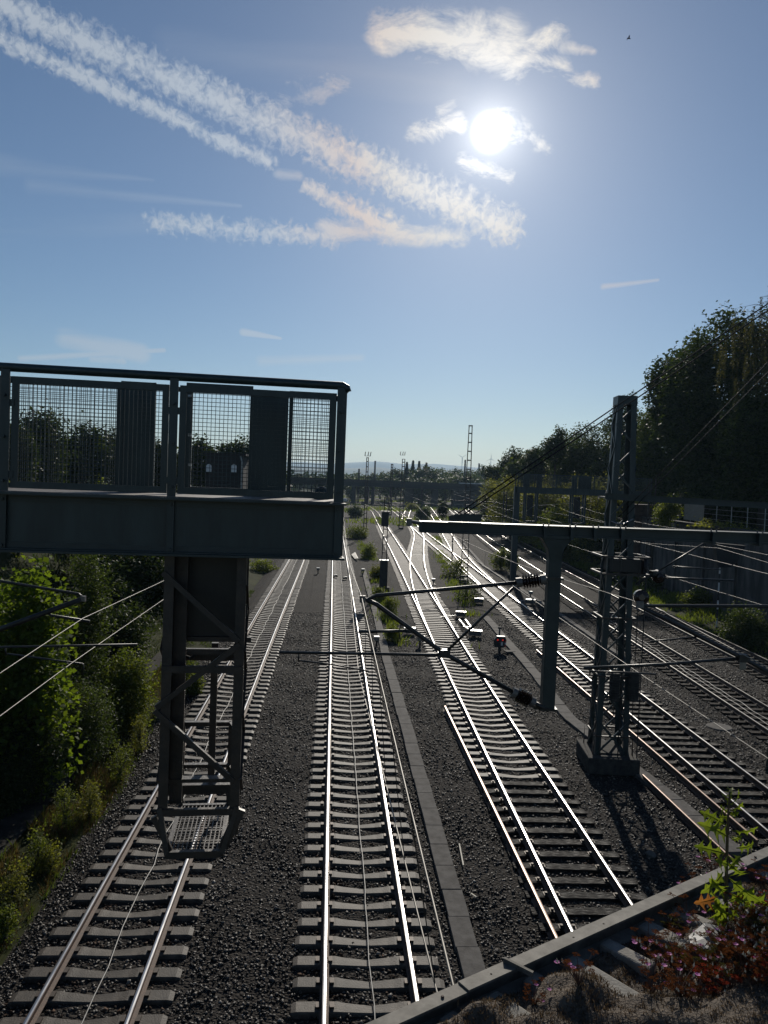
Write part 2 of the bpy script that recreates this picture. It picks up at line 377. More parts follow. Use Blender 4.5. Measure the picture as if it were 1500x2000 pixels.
# ------------------------------------------------------------------ tracks
def curve(pts, y0, y1, win=17):
    p = np.array(pts, float)
    yy = np.arange(y0 - 12, y1 + 13, 1.0)
    x = np.interp(yy, p[:, 1], p[:, 0])
    s0 = (p[1, 0] - p[0, 0]) / (p[1, 1] - p[0, 1]); s1 = (p[-1, 0] - p[-2, 0]) / (p[-1, 1] - p[-2, 1])
    x = np.where(yy < p[0, 1], p[0, 0] + (yy - p[0, 1]) * s0, x)
    x = np.where(yy > p[-1, 1], p[-1, 0] + (yy - p[-1, 1]) * s1, x)
    k = np.ones(win) / win
    xs_ = np.convolve(np.pad(x, win // 2, mode='reflect', reflect_type='odd'), k, 'valid')
    keep = (yy >= y0 - 0.01) & (yy <= y1 + 0.01)
    return yy[keep], xs_[keep]
PROF = [(-.026, -.001), (0, .002), (.026, -.001), (.036, -.010), (.034, -.042), (.010, -.052), (.009, -.140), (.075, -.158), (.075, -.172), (-.075, -.172), (-.075, -.158), (-.009, -.140), (-.010, -.052), (-.034, -.042), (-.036, -.010)]
def rail_mb(yy, xc, off, dz=0.0, mb=None):
    mb = mb or MB()
    t = np.gradient(xc, yy); nn = np.sqrt(1 + t * t)
    ax, ay = 1 / nn, -t / nn
    n = len(PROF); vs = []
    for i in range(len(yy)):
        for u, z in PROF: vs.append((xc[i] + ax[i] * (off + u), yy[i] + ay[i] * (off + u), z + dz))
    fs, ms = [], []
    for i in range(len(yy) - 1):
        for j in range(n):
            fs.append((i * n + j, i * n + (j + 1) % n, (i + 1) * n + (j + 1) % n, (i + 1) * n + j)); ms.append(0 if j in (0, 1) else 1)
    fs += [tuple(range(n)), tuple((len(yy) - 1) * n + j for j in range(n))]; ms += [1, 1]
    o = len(mb.v); mb.v += vs
    mb.f += [tuple(a + o for a in f) for f in fs]; mb.m += ms
    return mb
def conc_sleeper(mb, c, rz, jit=0.0):
    co, si = math.cos(rz), math.sin(rz)
    st = [(-1.30, .125, -.03), (-1.22, .145, 0), (-.55, .145, 0), (-.42, .13, -.018), (0, .105, -.05), (.42, .13, -.018), (.55, .145, 0), (1.22, .145, 0), (1.30, .125, -.03)]
    vs, fs = [], []
    for x, w, dz in st:
        for y, z in ((-w - .03, -.2), (-w, -.02 + dz), (-w + .02, dz), (w - .02, dz), (w, -.02 + dz), (w + .03, -.2)):
            vs.append((c[0] + x * co - y * si, c[1] + x * si + y * co, c[2] + z))
    n = 6
    for i in range(len(st) - 1):
        for j in range(n - 1): fs.append((i * n + j, i * n + j + 1, (i + 1) * n + j + 1, (i + 1) * n + j))
    fs += [tuple(range(n)), tuple((len(st) - 1) * n + j for j in range(n))]
    mb.add(vs, fs, 0)
    for s in (-.7525, .7525):
        for e in (-.115, .115):
            mb.box((c[0] + (s + e) * co, c[1] + (s + e) * si, c[2] + .018), (.07, .13, .04), rz, 1)
    return mb
def wood_sleeper(mb, c, rz, half=1.3, shift=0.0):
    co, si = math.cos(rz), math.sin(rz)
    mb.box((c[0] + shift * co, c[1] + shift * si, c[2] - .08), (half * 2, .25, .16), rz, 0)
    for s in (-.7525, .7525):
        mb.box((c[0] + s * co, c[1] + s * si, c[2] + .010), (.34, .15, .02), rz, 1)
        for e in (-.12, .12):
            mb.box((c[0] + (s + e) * co, c[1] + (s + e) * si, c[2] + .035), (.05, .06, .04), rz, 1)
    return mb
TRK = {}
SLEEP = []           # (center curve, y0, pitch, half) for stone clearing
GAUGE = 0.7525
def track(key, pts, y0, y1, label, kinds, ysl0, ysl1, dz=0.0, sleepers=True, wide=None, pitch=0.6):
    yy, xc = curve(pts, y0, y1)
    TRK[key] = (yy, xc)
    root = thing('railway_track', (xc[0], yy[0], 0), label, 'railway track', 'railway tracks fanning out over the ballast')
    for off in (-GAUGE, GAUGE): rail_mb(yy, xc, off, dz).build('rail', [M['railtop'], M['rust']], root, smooth=False)
    if not sleepers: return root
    r = random.Random(key)
    protos = {}
    rest = {}
    n = 0
    SLEEP.append((yy, xc, ysl0, pitch, 1.34))
    y = ysl0
    while y < ysl1:
        x = float(np.interp(y, yy, xc)); sl = float(np.interp(y + 1, yy, xc) - np.interp(y - 1, yy, xc)) / 2
        rz = -math.atan(sl) + r.uniform(-.008, .008)
        k = 'wood'
        for a, b, kk in kinds:
            if a <= y < b: k = kk
        jx = r.uniform(-.03, .03)
        half, shift = 1.3, jx
        if wide:
            w = wide(y)
            if w: half, shift = w
        mats = {'conc': [M['concrete'], M['clip']], 'wood': [M['oldwood'], M['clip']], 'dry': [M['drywood'], M['clip']], 'pale': [M['palewood'], M['clip']]}[k]
        zt = -.173
        loc = Vector((x + jx, y, zt))
        if n < 99:
            key2 = (k, round(half, 1), round(shift, 1) if wide and wide(y) else 0)
            if key2 not in protos:
                mb = MB()
                if k == 'conc': conc_sleeper(mb, (0, 0, 0), 0)
                else: wood_sleeper(mb, (0, 0, 0), 0, half, shift if wide and wide(y) else 0)
                me = mb.mesh('sleeper')
                for m_ in mats: me.materials.append(m_)
                protos[key2] = me
            o = bpy.data.objects.new('sleeper', protos[key2]); C.objects.link(o); o.parent = root
            o.location = loc - OFF[root]; o.rotation_euler = (r.uniform(-.012, .012), r.uniform(-.008, .008), rz + (r.uniform(-.012, .012) if k != 'conc' else 0)); OFF[o] = OFF[root]
        else:
            mb = rest.setdefault(k, (MB(), mats))[0]
            if k == 'conc': conc_sleeper(mb, loc, rz)
            else: wood_sleeper(mb, loc, rz, half, shift if wide and wide(y) else 0)
        n += 1; y += pitch
    for k, (mb, mats) in rest.items():
        tag(mb.build('sleeper', mats, root), kind='stuff')
    return root

track('T1', [(-3.75, 3), (-4.35, 11.3), (-4.85, 17.5), (-6.65, 44.5), (-8.75, 78), (-11.4, 115), (-15, 160), (-21, 220), (-34, 320)], 4, 300,
      'leftmost track on concrete sleepers, running under the hanging signal cage', [(0, 999, 'conc')], 8, 150)
track('T2', [(0.72, 3), (0.1, 12), (-0.57, 22), (-1.53, 36.5), (-4.23, 77), (-5.45, 95), (-7.3, 122.8), (-10.6, 170), (-15, 238), (-22, 330)], 4, 320,
      'bright polished track on concrete sleepers running straight up the middle of the photo', [(0, 999, 'conc')], 8, 150)
def wide3(y):
    if y < 42.5: return None
    b = float(np.interp(y, T3B[0], T3B[1]) - np.interp(y, T3A[0], T3A[1]))
    return (1.3 + b / 2, b / 2) if y < 92 else None
P3 = [(5.1, 3), (4.65, 14), (4.32, 22.5), (4.0, 30), (3.63, 41.5), (3.15, 55.5), (2.55, 73), (2.2, 83), (1.13, 112), (0.0, 143), (-1.0, 170), (-2.6, 214), (-4.8, 245), (-9, 285), (-16, 330)]
P3B = [(3.78, 36), (3.6, 42), (3.47, 48), (3.34, 54), (3.3, 60), (3.36, 69), (3.6, 78), (4.08, 90), (4.95, 107), (5.55, 117), (5.95, 128), (6.05, 140), (5.85, 158), (5.05, 180)]
T3A = curve(P3, 4, 320); T3B = curve(P3B, 42, 178, 9)
track('T3', P3, 4, 320, 'forked track between the two cable troughs, dark timber sleepers near, concrete sleepers farther',
      [(0, 22.5, 'wood'), (22.5, 41.5, 'conc'), (41.5, 999, 'pale')], 10.5, 150, wide=wide3)
track('T3b', P3B, 43, 178, 'short curved connecting track bowing right out of the switch beyond the hanging post', [(0, 999, 'pale')], 92, 150, dz=-.005)
P4 = [(11.3, 3), (10.6, 22.5), (10.3, 30), (9.8, 43.5), (8.87, 69), (8.53, 80), (7.85, 97), (7.24, 113.5), (6.7, 127), (5.85, 155), (4.95, 180), (2.7, 235), (-0.5, 290), (-5, 340)]
P4B = [(9.9, 40), (9.62, 50), (9.4, 56), (9.2, 63), (9.08, 72), (9.1, 84), (9.35, 93), (9.75, 103), (10.95, 135), (12.2, 172), (16.2, 286), (18.8, 345)]
T4A = curve(P4, 4, 340); T4B = curve(P4B, 50, 340, 9)
def wide4(y):
    if y < 53: return None
    b = float(np.interp(y, T4B[0], T4B[1]) - np.interp(y, T4A[0], T4A[1]))
    return (1.3 + b / 2, b / 2) if y < 100 else None
track('T4', P4, 4, 330, 'track passing right behind the tall lattice mast, with one rail glinting in the sun',
      [(0, 31, 'wood'), (31, 52, 'conc'), (52, 999, 'pale')], 14, 150, wide=wide4)
track('T4b', P4B, 53, 330, 'track branching right at the farther switch towards the dark arch of the far bridge', [(0, 999, 'pale')], 100, 150, dz=-.006)
track('T5', [(14.8, 3), (14.9, 27), (15.02, 45), (15.05, 60), (15.2, 73), (15.55, 88), (15.85, 104), (16.87, 135), (18.6, 176), (21.2, 232), (27, 362)], 4, 340,
      'dark timber-sleepered track second from the retaining wall, with thin cables between its rails', [(0, 999, 'dry')], 18, 150)
track('T6', [(19.3, 3), (19.28, 36), (19.3, 46), (19.35, 57), (19.65, 82), (20.1, 97), (20.6, 115), (21.2, 134), (22.9, 173), (26.2, 230), (32, 320)], 4, 320,
      'track closest to the retaining wall and its grass strip', [(0, 999, 'dry')], 26, 150)
track('T7', [(5.0, 178), (5.8, 201), (8.8, 267), (14, 343)], 178, 340, 'small far track curving right under the distant bridge behind the bushes', [], 0, 0, dz=-.007, sleepers=False)

# guard rails beside the crossing noses of the switches
def guard(tr, y0, y1, off, label):
    yy, xc = TRK[tr]; k = (yy >= y0) & (yy <= y1)
    mb = rail_mb(yy[k], xc[k], off, -.012)
    o = mb.build('check_rail', [M['rust'], M['rust']], origin=(float(xc[k][0]), y0, 0)); tag(o, label, 'check rail', 'check rails at the switches')
guard('T3', 76, 84, -.66, 'dark check rail inside the left rail of the forked track')
guard('T3b', 76, 84, .66, 'dark check rail inside the right rail of the bowed connecting track')
guard('T4', 86, 94, -.66, 'dark check rail inside the farther switch, left side')
guard('T4b', 88, 96, .66, 'dark check rail inside the branch rail of the farther switch')

def spare(p0, p1, label):
    a, b = Zp(*p0, -.03), Zp(*p1, -.03)
    yy = np.linspace(min(a.y, b.y), max(a.y, b.y), 8); lo, hi = (a, b) if a.y < b.y else (b, a)
    xc = np.linspace(lo.x, hi.x, 8)
    o = rail_mb(yy, xc, 0, -.035).build('spare_rail', [M['rusttop'], M['rust']], origin=(xc[0], yy[0], -.03))
    tag(o, label, 'spare rail', 'rusty spare rails lying beside the tracks')
spare((869, 1378), (1090, 1835), 'rusty spare rail lying left of the track with the dark timber sleepers')
spare((1048, 1268), (1480, 1640), 'long rusty spare rail beside the right cable trough, passing behind the lattice mast')
spare((1256, 1512), (1445, 1690), 'short spare rail lying left of the right cable trough near the green weed')

# loose stones on the near bed
def stones():
    n = 150000
    t = RNG.random(n)
    Yv = 9.5 + 40 * t ** 1.35
    u = RNG.random(n)
    Xv = xl(Yv) + (xr(Yv) - xl(Yv)) * u
    keep = np.abs(Xv) < 0.55 * Yv + 2
    Xv, Yv = Xv[keep], Yv[keep]
    z = bz(Xv, Yv) + RNG.uniform(-.012, .022, len(Xv))
    drop = np.zeros(len(Xv), bool)
    for yy, xc, y0, pitch, half in SLEEP:
        dx = np.abs(Xv - np.interp(Yv, yy, xc)); ph = np.abs(((Yv - y0 + pitch / 2) % pitch) - pitch / 2)
        inr = (Yv >= yy[0]) & (Yv <= yy[-1])
        drop |= inr & (dx < half) & (ph < .15) & (RNG.random(len(Xv)) < .94)
        drop |= inr & (np.abs(dx - GAUGE) < .1)
    Xv, Yv, z = Xv[~drop], Yv[~drop], z[~drop]
    rd = np.full(len(Xv), 9.0)
    for yy, xc, y0, pitch, half in SLEEP:
        rd = np.minimum(rd, np.abs(np.abs(Xv - np.interp(Yv, yy, xc)) - GAUGE) + 9 * ((Yv < yy[0]) | (Yv > yy[-1])))
    rusty = RNG.random(len(Xv)) < np.clip(.85 - rd * 1.3, 0, 1)
    for sel, mm, lab in ((~rusty, 'stone', 'loose broken ballast stones lying between and around the tracks'), (rusty, 'ruststone', 'rust-stained ballast stones lying close to the rails')):
        lay(Xv[sel], Yv[sel], z[sel], mm, lab)
def lay(Xv, Yv, z, mm, lab):
    n = len(Xv)
    base = np.array([(1, 0, 0), (0, 1, 0), (-1, 0, 0), (0, -1, 0), (0.1, 0, 1), (0, 0, -1)], float)
    fac = np.array([(0, 1, 4), (1, 2, 4), (2, 3, 4), (3, 0, 4), (1, 0, 5), (2, 1, 5), (3, 2, 5), (0, 3, 5)])
    sz = RNG.uniform(.018, .046, (n, 1, 1)) * np.array([1, 1, .75])[None, None, :]
    V = base[None] * RNG.uniform(.65, 1.35, (n, 6, 3)) + RNG.normal(0, .22, (n, 6, 3))
    V = V * sz
    a = RNG.uniform(0, 6.28, n); b = RNG.normal(0, .5, n)
    ca, sa, cb, sb = np.cos(a)[:, None], np.sin(a)[:, None], np.cos(b)[:, None], np.sin(b)[:, None]
    x, y, zz = V[..., 0], V[..., 1], V[..., 2]
    y, zz = y * cb - zz * sb, y * sb + zz * cb
    x, y = x * ca - y * sa, x * sa + y * ca
    V = np.stack([x + Xv[:, None], y + Yv[:, None], zz + z[:, None]], -1).reshape(-1, 3)
    Fc = (fac[None] + (np.arange(n) * 6)[:, None, None]).reshape(-1, 3)
    o = link('ballast_stones', np_mesh('ballast_stones', V, Fc), M[mm])
    tag(o, lab, 'ballast', kind='stuff')
stones()

# cable troughs
def trough(pts, w, label, seg=1.0):
    P = [Zp(*p, -.15) for p in pts]
    P.sort(key=lambda v: v.y)
    yy = np.arange(P[0].y, P[-1].y, seg); xx = np.interp(yy, [p.y for p in P], [p.x for p in P])
    mb = MB(); r = random.Random(label)
    for i in range(len(yy) - 1):
        sl = math.atan2(xx[i + 1] - xx[i], yy[i + 1] - yy[i])
        L_ = math.hypot(xx[i + 1] - xx[i], yy[i + 1] - yy[i])
        mb.box(((xx[i] + xx[i + 1]) / 2 + r.uniform(-.012, .012), (yy[i] + yy[i + 1]) / 2, -.20 + r.uniform(-.008, .008)), (w, L_ - .016, .12), -sl + r.uniform(-.006, .006))
    o = mb.build('cable_trough', M['slab'], origin=P[0], bevel=.006); tag(o, label, 'cable trough', 'concrete cable troughs')
trough([(955, 2000), (940, 1950), (800, 1440), (755, 1285), (735, 1200), (720, 1150), (710, 1112)], .42, 'concrete cable trough left of the forked track, running down to the parapet')
trough([(945, 1200), (1050, 1320), (1110, 1400), (1240, 1500), (1330, 1572), (1440, 1665)], .48, 'concrete cable trough passing under the lattice mast foot')
trough([(905, 1060), (945, 1105), (1100, 1203), (1180, 1258), (1245, 1300)], .32, 'narrow cable trough in the right-hand ballast beyond the lattice mast')

# train control cables along the track centres
def tcable(tr, off, y0, y1, wob, label, seed, r_=.011):
    yy, xc = TRK[tr]; rr = random.Random(seed); pts = []
    y = y0
    while y < y1:
        pts.append((float(np.interp(y, yy, xc)) + off + rr.uniform(-wob, wob), y, -.205 + rr.uniform(0, .02)))
        y += rr.uniform(.55, .75) if y < 60 else 3
    pts = [(x, yv, -.165) for x, yv, z in pts]
    o = MB().tube(pts, r_, 6).build('cable', M['cable'], origin=pts[0], smooth=True); tag(o, label, 'cable', 'thin cables lying on the sleepers')
tcable('T1', 0.0, 9, 100, .05, 'wavy pale cable lying between the rails of the leftmost track', 1)
tcable('T2', 0.05, 9, 100, .02, 'straight pale cable lying between the rails of the middle bright track', 2)
tcable('T5', -.18, 20, 52, .05, 'left one of two thin wavy cables inside the dark track near the wall', 3, .013)
tcable('T5', .12, 20, 52, .06, 'right one of two thin wavy cables inside the dark track near the wall', 4, .013)

# ------------------------------------------------------------------ overhead lines
def overhead(tr, sup, zc, zm, label, y0=-8.0, y1=None, off=0.0, zig=.25, rad=.006, span0=55, moff=None):
    yy, xc = TRK[tr]; y1 = y1 or yy[-1]
    X = lambda y: float(np.interp(y, yy, xc)) if y >= yy[0] else float(xc[0] + (xc[1] - xc[0]) * (y - yy[0]))
    root = thing('overhead_line', (X(sup[0]), sup[0], zc), label, 'overhead line', 'overhead lines above the tracks')
    sup = [sup[0] - span0] + list(sup)
    cw, mw, dr = [], [], []
    for a, b in zip(sup[:-1], sup[1:]):
        n = 10
        i = sup.index(a)
        for k in range(n + (b == sup[-1])):
            t = k / n; y = a + (b - a) * t
            zz = zig * (1 if i % 2 else -1) * (1 - 2 * t) * -1
            x = X(y) + off + zz
            sag = 4 * t * (1 - t) * 0.62 * (zm - zc) * min(1.0, ((b - a) / 50.0) ** 2)
            cw.append((x, y, zc)); mx_ = X(y) + (moff if moff is not None else off + zz * .6); mw.append((mx_, y, zm - sag))
            if 0 < k < n and y > 3: dr.append((x, y, zc, mx_, zm - sag))
    cw = [p for p in cw if p[1] > y0]; mw = [p for p in mw if p[1] > y0]
    MB().tube(cw, rad, 6).build('contact_wire', M['wire'], root, smooth=True)
    MB().tube(mw, rad * .9, 6).build('messenger_wire', M['wire'], root, smooth=True)
    for x, y, z0, x1, z1 in dr:
        if y < 130: MB().tube([(x, y, z0), (x1, y, z1)], .004, 5).build('dropper', M['tubegrey'], root)
overhead('T1', [12, 62, 118, 175], 5.38, 6.05, 'contact and messenger wires above the leftmost track', off=-.1)
overhead('T2', [12, 64, 122, 180, 240], 5.38, 6.55, 'contact and messenger wires above the middle bright track', off=-.2, zig=.21, span0=15, moff=-.4, rad=.0065)
overhead('T3', [12.2, 66, 124, 190, 250], 5.42, 6.55, 'contact and messenger wires above the forked track', off=-.2)
overhead('T4', [23.5, 72, 130, 190], 5.45, 6.75, 'contact and messenger wires above the track behind the lattice mast', off=-.1)
overhead('T5', [28, 71, 128, 190, 250], 5.45, 6.9, 'contact and messenger wires above the dark track second from the wall', rad=.009)
overhead('T6', [28, 82, 140, 200], 5.5, 6.9, 'contact and messenger wires above the track closest to the wall', rad=.009)

def insulator(p, q, r, parent, name='insulator'):
    p, q = Vector(p), Vector(q)
    prof = [(r * .55, 0), (r * .62, .18), (r * .5, .19)]
    n = 6
    for i in range(n):
        t = .22 + .56 * i / n
        prof += [(r * .5, t), (r, t + .03), (r * .92, t + .055), (r * .5, t + .07)]
    prof += [(r * .5, .80), (r * .62, .82), (r * .55, 1)]
    mb = MB(); mb.lathe(p, q, prof, 14)
    o = mb.build(name, M['porc'], parent, smooth=False)
    for a, b in ((0, .19), (.81, 1)):
        MB().tube([p + (q - p) * a, p + (q - p) * b], r * .68, 12).build('end_cap', M['capmetal'], o, smooth=False)
    return o
YC = 12.0
def ybar(pts, r, Y): return [Yp(a, b, Y) for a, b in pts]
# --- cantilever of the middle track, hung on the drop post
c2 = thing('cantilever_arm', Yp(712, 1170, YC), 'cantilever arm with two brown ribbed insulators on the hanging post', 'catenary arm', 'overhead line cantilever arms')
T = lambda pts, r, name, par, m='tubegrey', Y=YC, n=10: MB().tube([Yp(a, b, Y) for a, b in pts], r, n).build(name, M[m], par, smooth=True)
T([(706, 1165), (716, 1172), (735, 1163), (1012, 1138)], .030, 'top_tube', c2)
T([(716, 1172), (735, 1180), (868, 1276), (1003, 1352)], .036, 'bracket_tube', c2)
T([(868, 1276), (1003, 1148)], .022, 'brace', c2)
T([(545, 1274), (845, 1279), (868, 1276)], .024, 'registration_tube', c2)
T([(700, 1234), (795, 1232)], .024, 'short_tube', c2)
T([(795, 1232), (783, 1221), (779, 1235), (782, 1250)], .010, 'hook', c2)
T([(583, 1290), (650, 1298), (720, 1311)], .013, 'steady_arm', c2)
T([(583, 1275), (583, 1292)], .012, 'hanger', c2)
MB().box(Yp(708, 1170, YC), (.09, .07, .11)).build('wire_clamp', M['capmetal'], c2)
MB().box(Yp(868, 1276, YC), (.16, .12, .12), .2).build('joint', M['tubegrey'], c2)
insulator(Yp(1008, 1138, YC), Yp(1066, 1131, YC), .115, c2)
insulator(Yp(1000, 1351, YC), Yp(1044, 1373, YC), .125, c2)
T([(1066, 1131), (1082, 1129)], .02, 'end_rod', c2); T([(1044, 1373), (1072, 1388)], .035, 'end_rod', c2)
# --- left cantilever on its own post beyond the left edge
c1 = thing('cantilever_arm', Yp(165, 1168, YC), 'dark cantilever arm reaching in from the left edge before the hazel bushes', 'catenary arm', 'overhead line cantilever arms')
T([(163, 1168), (153, 1160), (0, 1135), (-190, 1106)], .022, 'top_tube', c1)
T([(160, 1170), (0, 1229), (-185, 1300)], .042, 'bracket_tube', c1)
T([(95, 1198), (100, 1202), (175, 1214)], .022, 'short_tube', c1)
T([(268, 1259), (0, 1264), (-96, 1266)], .018, 'registration_tube', c1)
T([(15, 1277), (163, 1297), (163, 1307)], .014, 'steady_arm', c1)
T([(10, 1263), (12, 1280)], .012, 'hanger', c1)
MB().box(Yp(162, 1169, YC), (.08, .07, .08)).build('wire_clamp', M['capmetal'], c1)
insulator(Yp(-190, 1106, YC), Yp(-232, 1100, YC), .11, c1); insulator(Yp(-185, 1300, YC), Yp(-225, 1315, YC), .12, c1)
pl = Yp(-245, 1200, YC)
tag(MB().box((pl.x, pl.y, 3.6), (.24, .24, 8.2)).build('catenary_post', M['paint2'], origin=(pl.x, pl.y, -.4), bevel=.01), 'plain steel post beyond the left edge carrying the left cantilever arm', 'post')
# --- arm of the forked track, attached to the tall mast beyond the right edge
c3 = thing('cantilever_arm', Yp(1252, 1182, YC), 'dark cantilever arm reaching in from the right edge across the wall-side tracks', 'catenary arm', 'overhead line cantilever arms')
T([(1245, 1178), (1254, 1183), (1500, 1184), (1640, 1186)], .026, 'top_tube', c3)
T([(1254, 1186), (1300, 1208), (1440, 1280), (1500, 1312), (1640, 1384)], .036, 'bracket_tube', c3)
T([(1140, 1305), (1290, 1298), (1452, 1285)], .024, 'registration_tube', c3)
T([(1152, 1311), (1215, 1313), (1281, 1317), (1281, 1326)], .014, 'steady_arm', c3)
T([(1152, 1304), (1152, 1318)], .012, 'hanger', c3)
T([(1270, 1253), (1300, 1250), (1360, 1244)], .014, 'short_tube', c3)
MB().box(Yp(1250, 1181, YC), (.1, .08, .1)).build('wire_clamp', M['capmetal'], c3)
MB().box(Yp(1450, 1285, YC), (.14, .12, .12)).build('joint', M['tubegrey'], c3)
MB().box(Yp(1451, 1298, YC - .05), (.10, .012, .16)).build('number_plate', M['tan'], c3)
MB().lathe(Yp(1254, 1167, YC + .1), Yp(1247, 1165, YC + .4), [(.05, 0), (.12, .1), (.12, .5), (.05, .6), (.05, 1)], 16).build('insulator_disc', M['porc'], c3)
insulator(Yp(1640, 1186, YC), Yp(1690, 1187, YC), .115, c3); insulator(Yp(1640, 1384, YC), Yp(1690, 1408, YC), .125, c3)

# --- near cross beam with drop post, tie rods and its tall mast
bm = thing('catenary_cross_beam', Yp(1085, 1045, YC), 'long dark steel cross beam in front of the lattice mast, ending above the forked track', 'cross beam')
L0, L1 = Yp(824, 1029, YC), Yp(1760, 1061, YC)
def ibeam(mb, p, q, w, h, tf=.022, tw=.02, m=0):
    p, q = Vector(p), Vector(q)
    up = Vector((0, 0, 1))
    mb.bar(p, q, tw, h - 2 * tf, up, m)
    mb.bar(p + up * (h / 2 - tf / 2), q + up * (h / 2 - tf / 2), w, tf, up, m); mb.bar(p - up * (h / 2 - tf / 2), q - up * (h / 2 - tf / 2), w, tf, up, m)
    return mb
for k in (0, 1):
    d = Vector((0, .02 + .17 * k, 0))
    ibeam(MB(), L0 + d, L1 + d, .15, .175).build('beam', M['paint2'], bm)
mb = MB(); e0 = L0 + Vector((-.02, .1, 0)); mb.box(e0, (.03, .36, .17)); mb.build('end_plate', M['paint2'], bm)
mb = MB(); mb.tube([L0 + Vector((-.02, .1, .05)), L0 + Vector((-.2, .1, .08))], .03); mb.box(L0 + Vector((-.2, .1, .06)), (.08, .1, .12)); mb.build('end_bracket', M['capmetal'], bm)
for px in (1063, 1115, 1160, 1213, 1390, 1480):
    p = Yp(px, 1034 + (px - 823) * .034, YC)
    mb = MB(); mb.box((p.x, YC + .1, p.z + .02), (.05, .40, .195)); mb.build('clamp_plate', M['paint2'], bm)
    for a in (-.012, .03): MB().tube([(p.x + a * 2, YC - .02, p.z + .10), (p.x + a * 2, YC - .02, p.z + .16)], .012, 6).build('bolt', M['capmetal'], bm)
# drop post (welded to the beam): flared head and square shaft
top = Yp(1087, 1052, YC); bot = Yp(1076, 1388, YC)
mb = MB()
cx = lambda z: top.x + (z - top.z) * 0
w0, w1 = .47, .20; zt, zn = top.z, Yp(1086, 1085, YC).z
def ring(x, w, d, z): return [(x - w / 2, YC - d / 2 + .1, z), (x + w / 2, YC - d / 2 + .1, z), (x + w / 2, YC + d / 2 + .1, z), (x - w / 2, YC + d / 2 + .1, z)]
vs = ring(top.x, w0, .26, zt) + ring(top.x, w1 + .05, .24, zt - .17) + ring(top.x, w1, .22, zn - .05) + ring(top.x, w1, .22, bot.z)
fs = [(3, 2, 1, 0)] + [(i * 4 + j, i * 4 + (j + 1) % 4, i * 4 + 4 + (j + 1) % 4, i * 4 + 4 + j) for i in range(3) for j in range(4)] + [(12, 13, 14, 15)]
mb.add(vs, fs); mb.build('drop_post', M['paint2'], bm, bevel=.01)
mb = MB(); mb.box((top.x, YC + .1, zt + .012), (.50, .30, .024)); mb.build('head_plate', M['paint2'], bm)
for py in (1130, 1386):
    z = Yp(1080, py, YC).z
    mb = MB(); mb.box((top.x, YC + .1, z), (.27, .29, .035)); mb.box((top.x - .17, YC + .1, z), (.1, .06, .06)); mb.build('post_clamp', M['tubegrey'], bm)
# tie rod bracket and rods
bp_ = Yp(885, 1006, YC + .1)
mb = MB(); mb.add([Yp(876, 1018, YC + o) for o in (.04, .16)] + [Yp(940, 1020, YC + o) for o in (.04, .16)] + [Yp(942, 1004, YC + o) for o in (.04, .16)] + [Yp(890, 1004, YC + o) for o in (.04, .16)] + [Yp(876, 1008, YC + o) for o in (.04, .16)],
                  [(0, 2, 4, 6, 8), (9, 7, 5, 3, 1), (0, 1, 3, 2), (2, 3, 5, 4), (4, 5, 7, 6), (6, 7, 9, 8), (8, 9, 1, 0)])
mb.build('tie_bracket', M['paint'], bm)
for k, (a, b) in enumerate((((893, 1004), (1500, 593)), ((908, 1003), (1500, 606)))):
    p, q = Yp(*a, YC + .1), Yp(*b, YC + .1); q2 = p + (q - p) * 1.42
    MB().tube([p, q2], .010, 8).build('tie_rod', M['darkcable'], bm, smooth=True)
tm = p + (q - p) * 1.42
mb = MB(); mb.tube([Yp(893, 1004, YC + .1), Yp(818, 957, YC + .35), Yp(822, 950, YC + 1.4)], .012, 6)
mast_x = tm.x + .1

def lattice_mast(x, y, z0, z1, wb, wt, label, lac=1.0, legw=.10, base=True, group='lattice and ladder masts', m='paint', name='lattice_mast', fine=True, rz=0.0):
    root = thing(name, (x, y, z0), label, 'mast', group)
    u = Vector((math.cos(rz), math.sin(rz), 0)); v = Vector((-math.sin(rz), math.cos(rz), 0)); o = Vector((x, y, 0))
    W = lambda z: wb + (wt - wb) * (z - z0) / (z1 - z0)
    cor = lambda i, z: o + u * ((-.5, .5, .5, -.5)[i] * W(z)) + v * ((-.5, -.5, .5, .5)[i] * W(z)) + Vector((0, 0, z))
    for i in range(4):
        sx, sy = (1, -1, -1, 1)[i], (1, 1, -1, -1)[i]
        MB().angle(cor(i, z0), cor(i, z1), legw, .016, u * sx, v * sy).build('leg', M[m], root)
    # zigzag lacing per side, each face one part
    for f in range(4):
        i, j = f, (f + 1) % 4
        mb = MB(); z = z0 + .15; k = 0
        while z < z1 - .3:
            h = max(.45, W(z) * lac); zz = min(z + h, z1 - .2)
            a, b = (cor(i, z), cor(j, zz)) if k % 2 == 0 else (cor(j, z), cor(i, zz))
            nrm = (u, v, u, v)[f]; nrm = v if f in (0, 2) else u
            mb.bar(a, b, .045, .06, up=nrm.cross((b - a).normalized()))
            if z < z0 + 5.2:
                a2, b2 = (cor(j, z), cor(i, zz)) if k % 2 == 0 else (cor(i, z), cor(j, zz))
                mb.bar(a2 + nrm * .02, b2 + nrm * .02, .03, .05, up=nrm.cross((b2 - a2).normalized()))
            z = zz; k += 1
        mb.build('lacing', M[m], root)
    mb = MB(); mb.box(o + Vector((0, 0, z1 - .1)), (wt + .03, wt + .03, .26), rz); mb.build('head_plate', M[m], root)
    return root
mb_ = lattice_mast(8.55, YC + .1, -.3, max(12.9, tm.z + .3), .75, .45, 'tall lattice mast beyond the right edge that holds the tie rods of the cross beam')

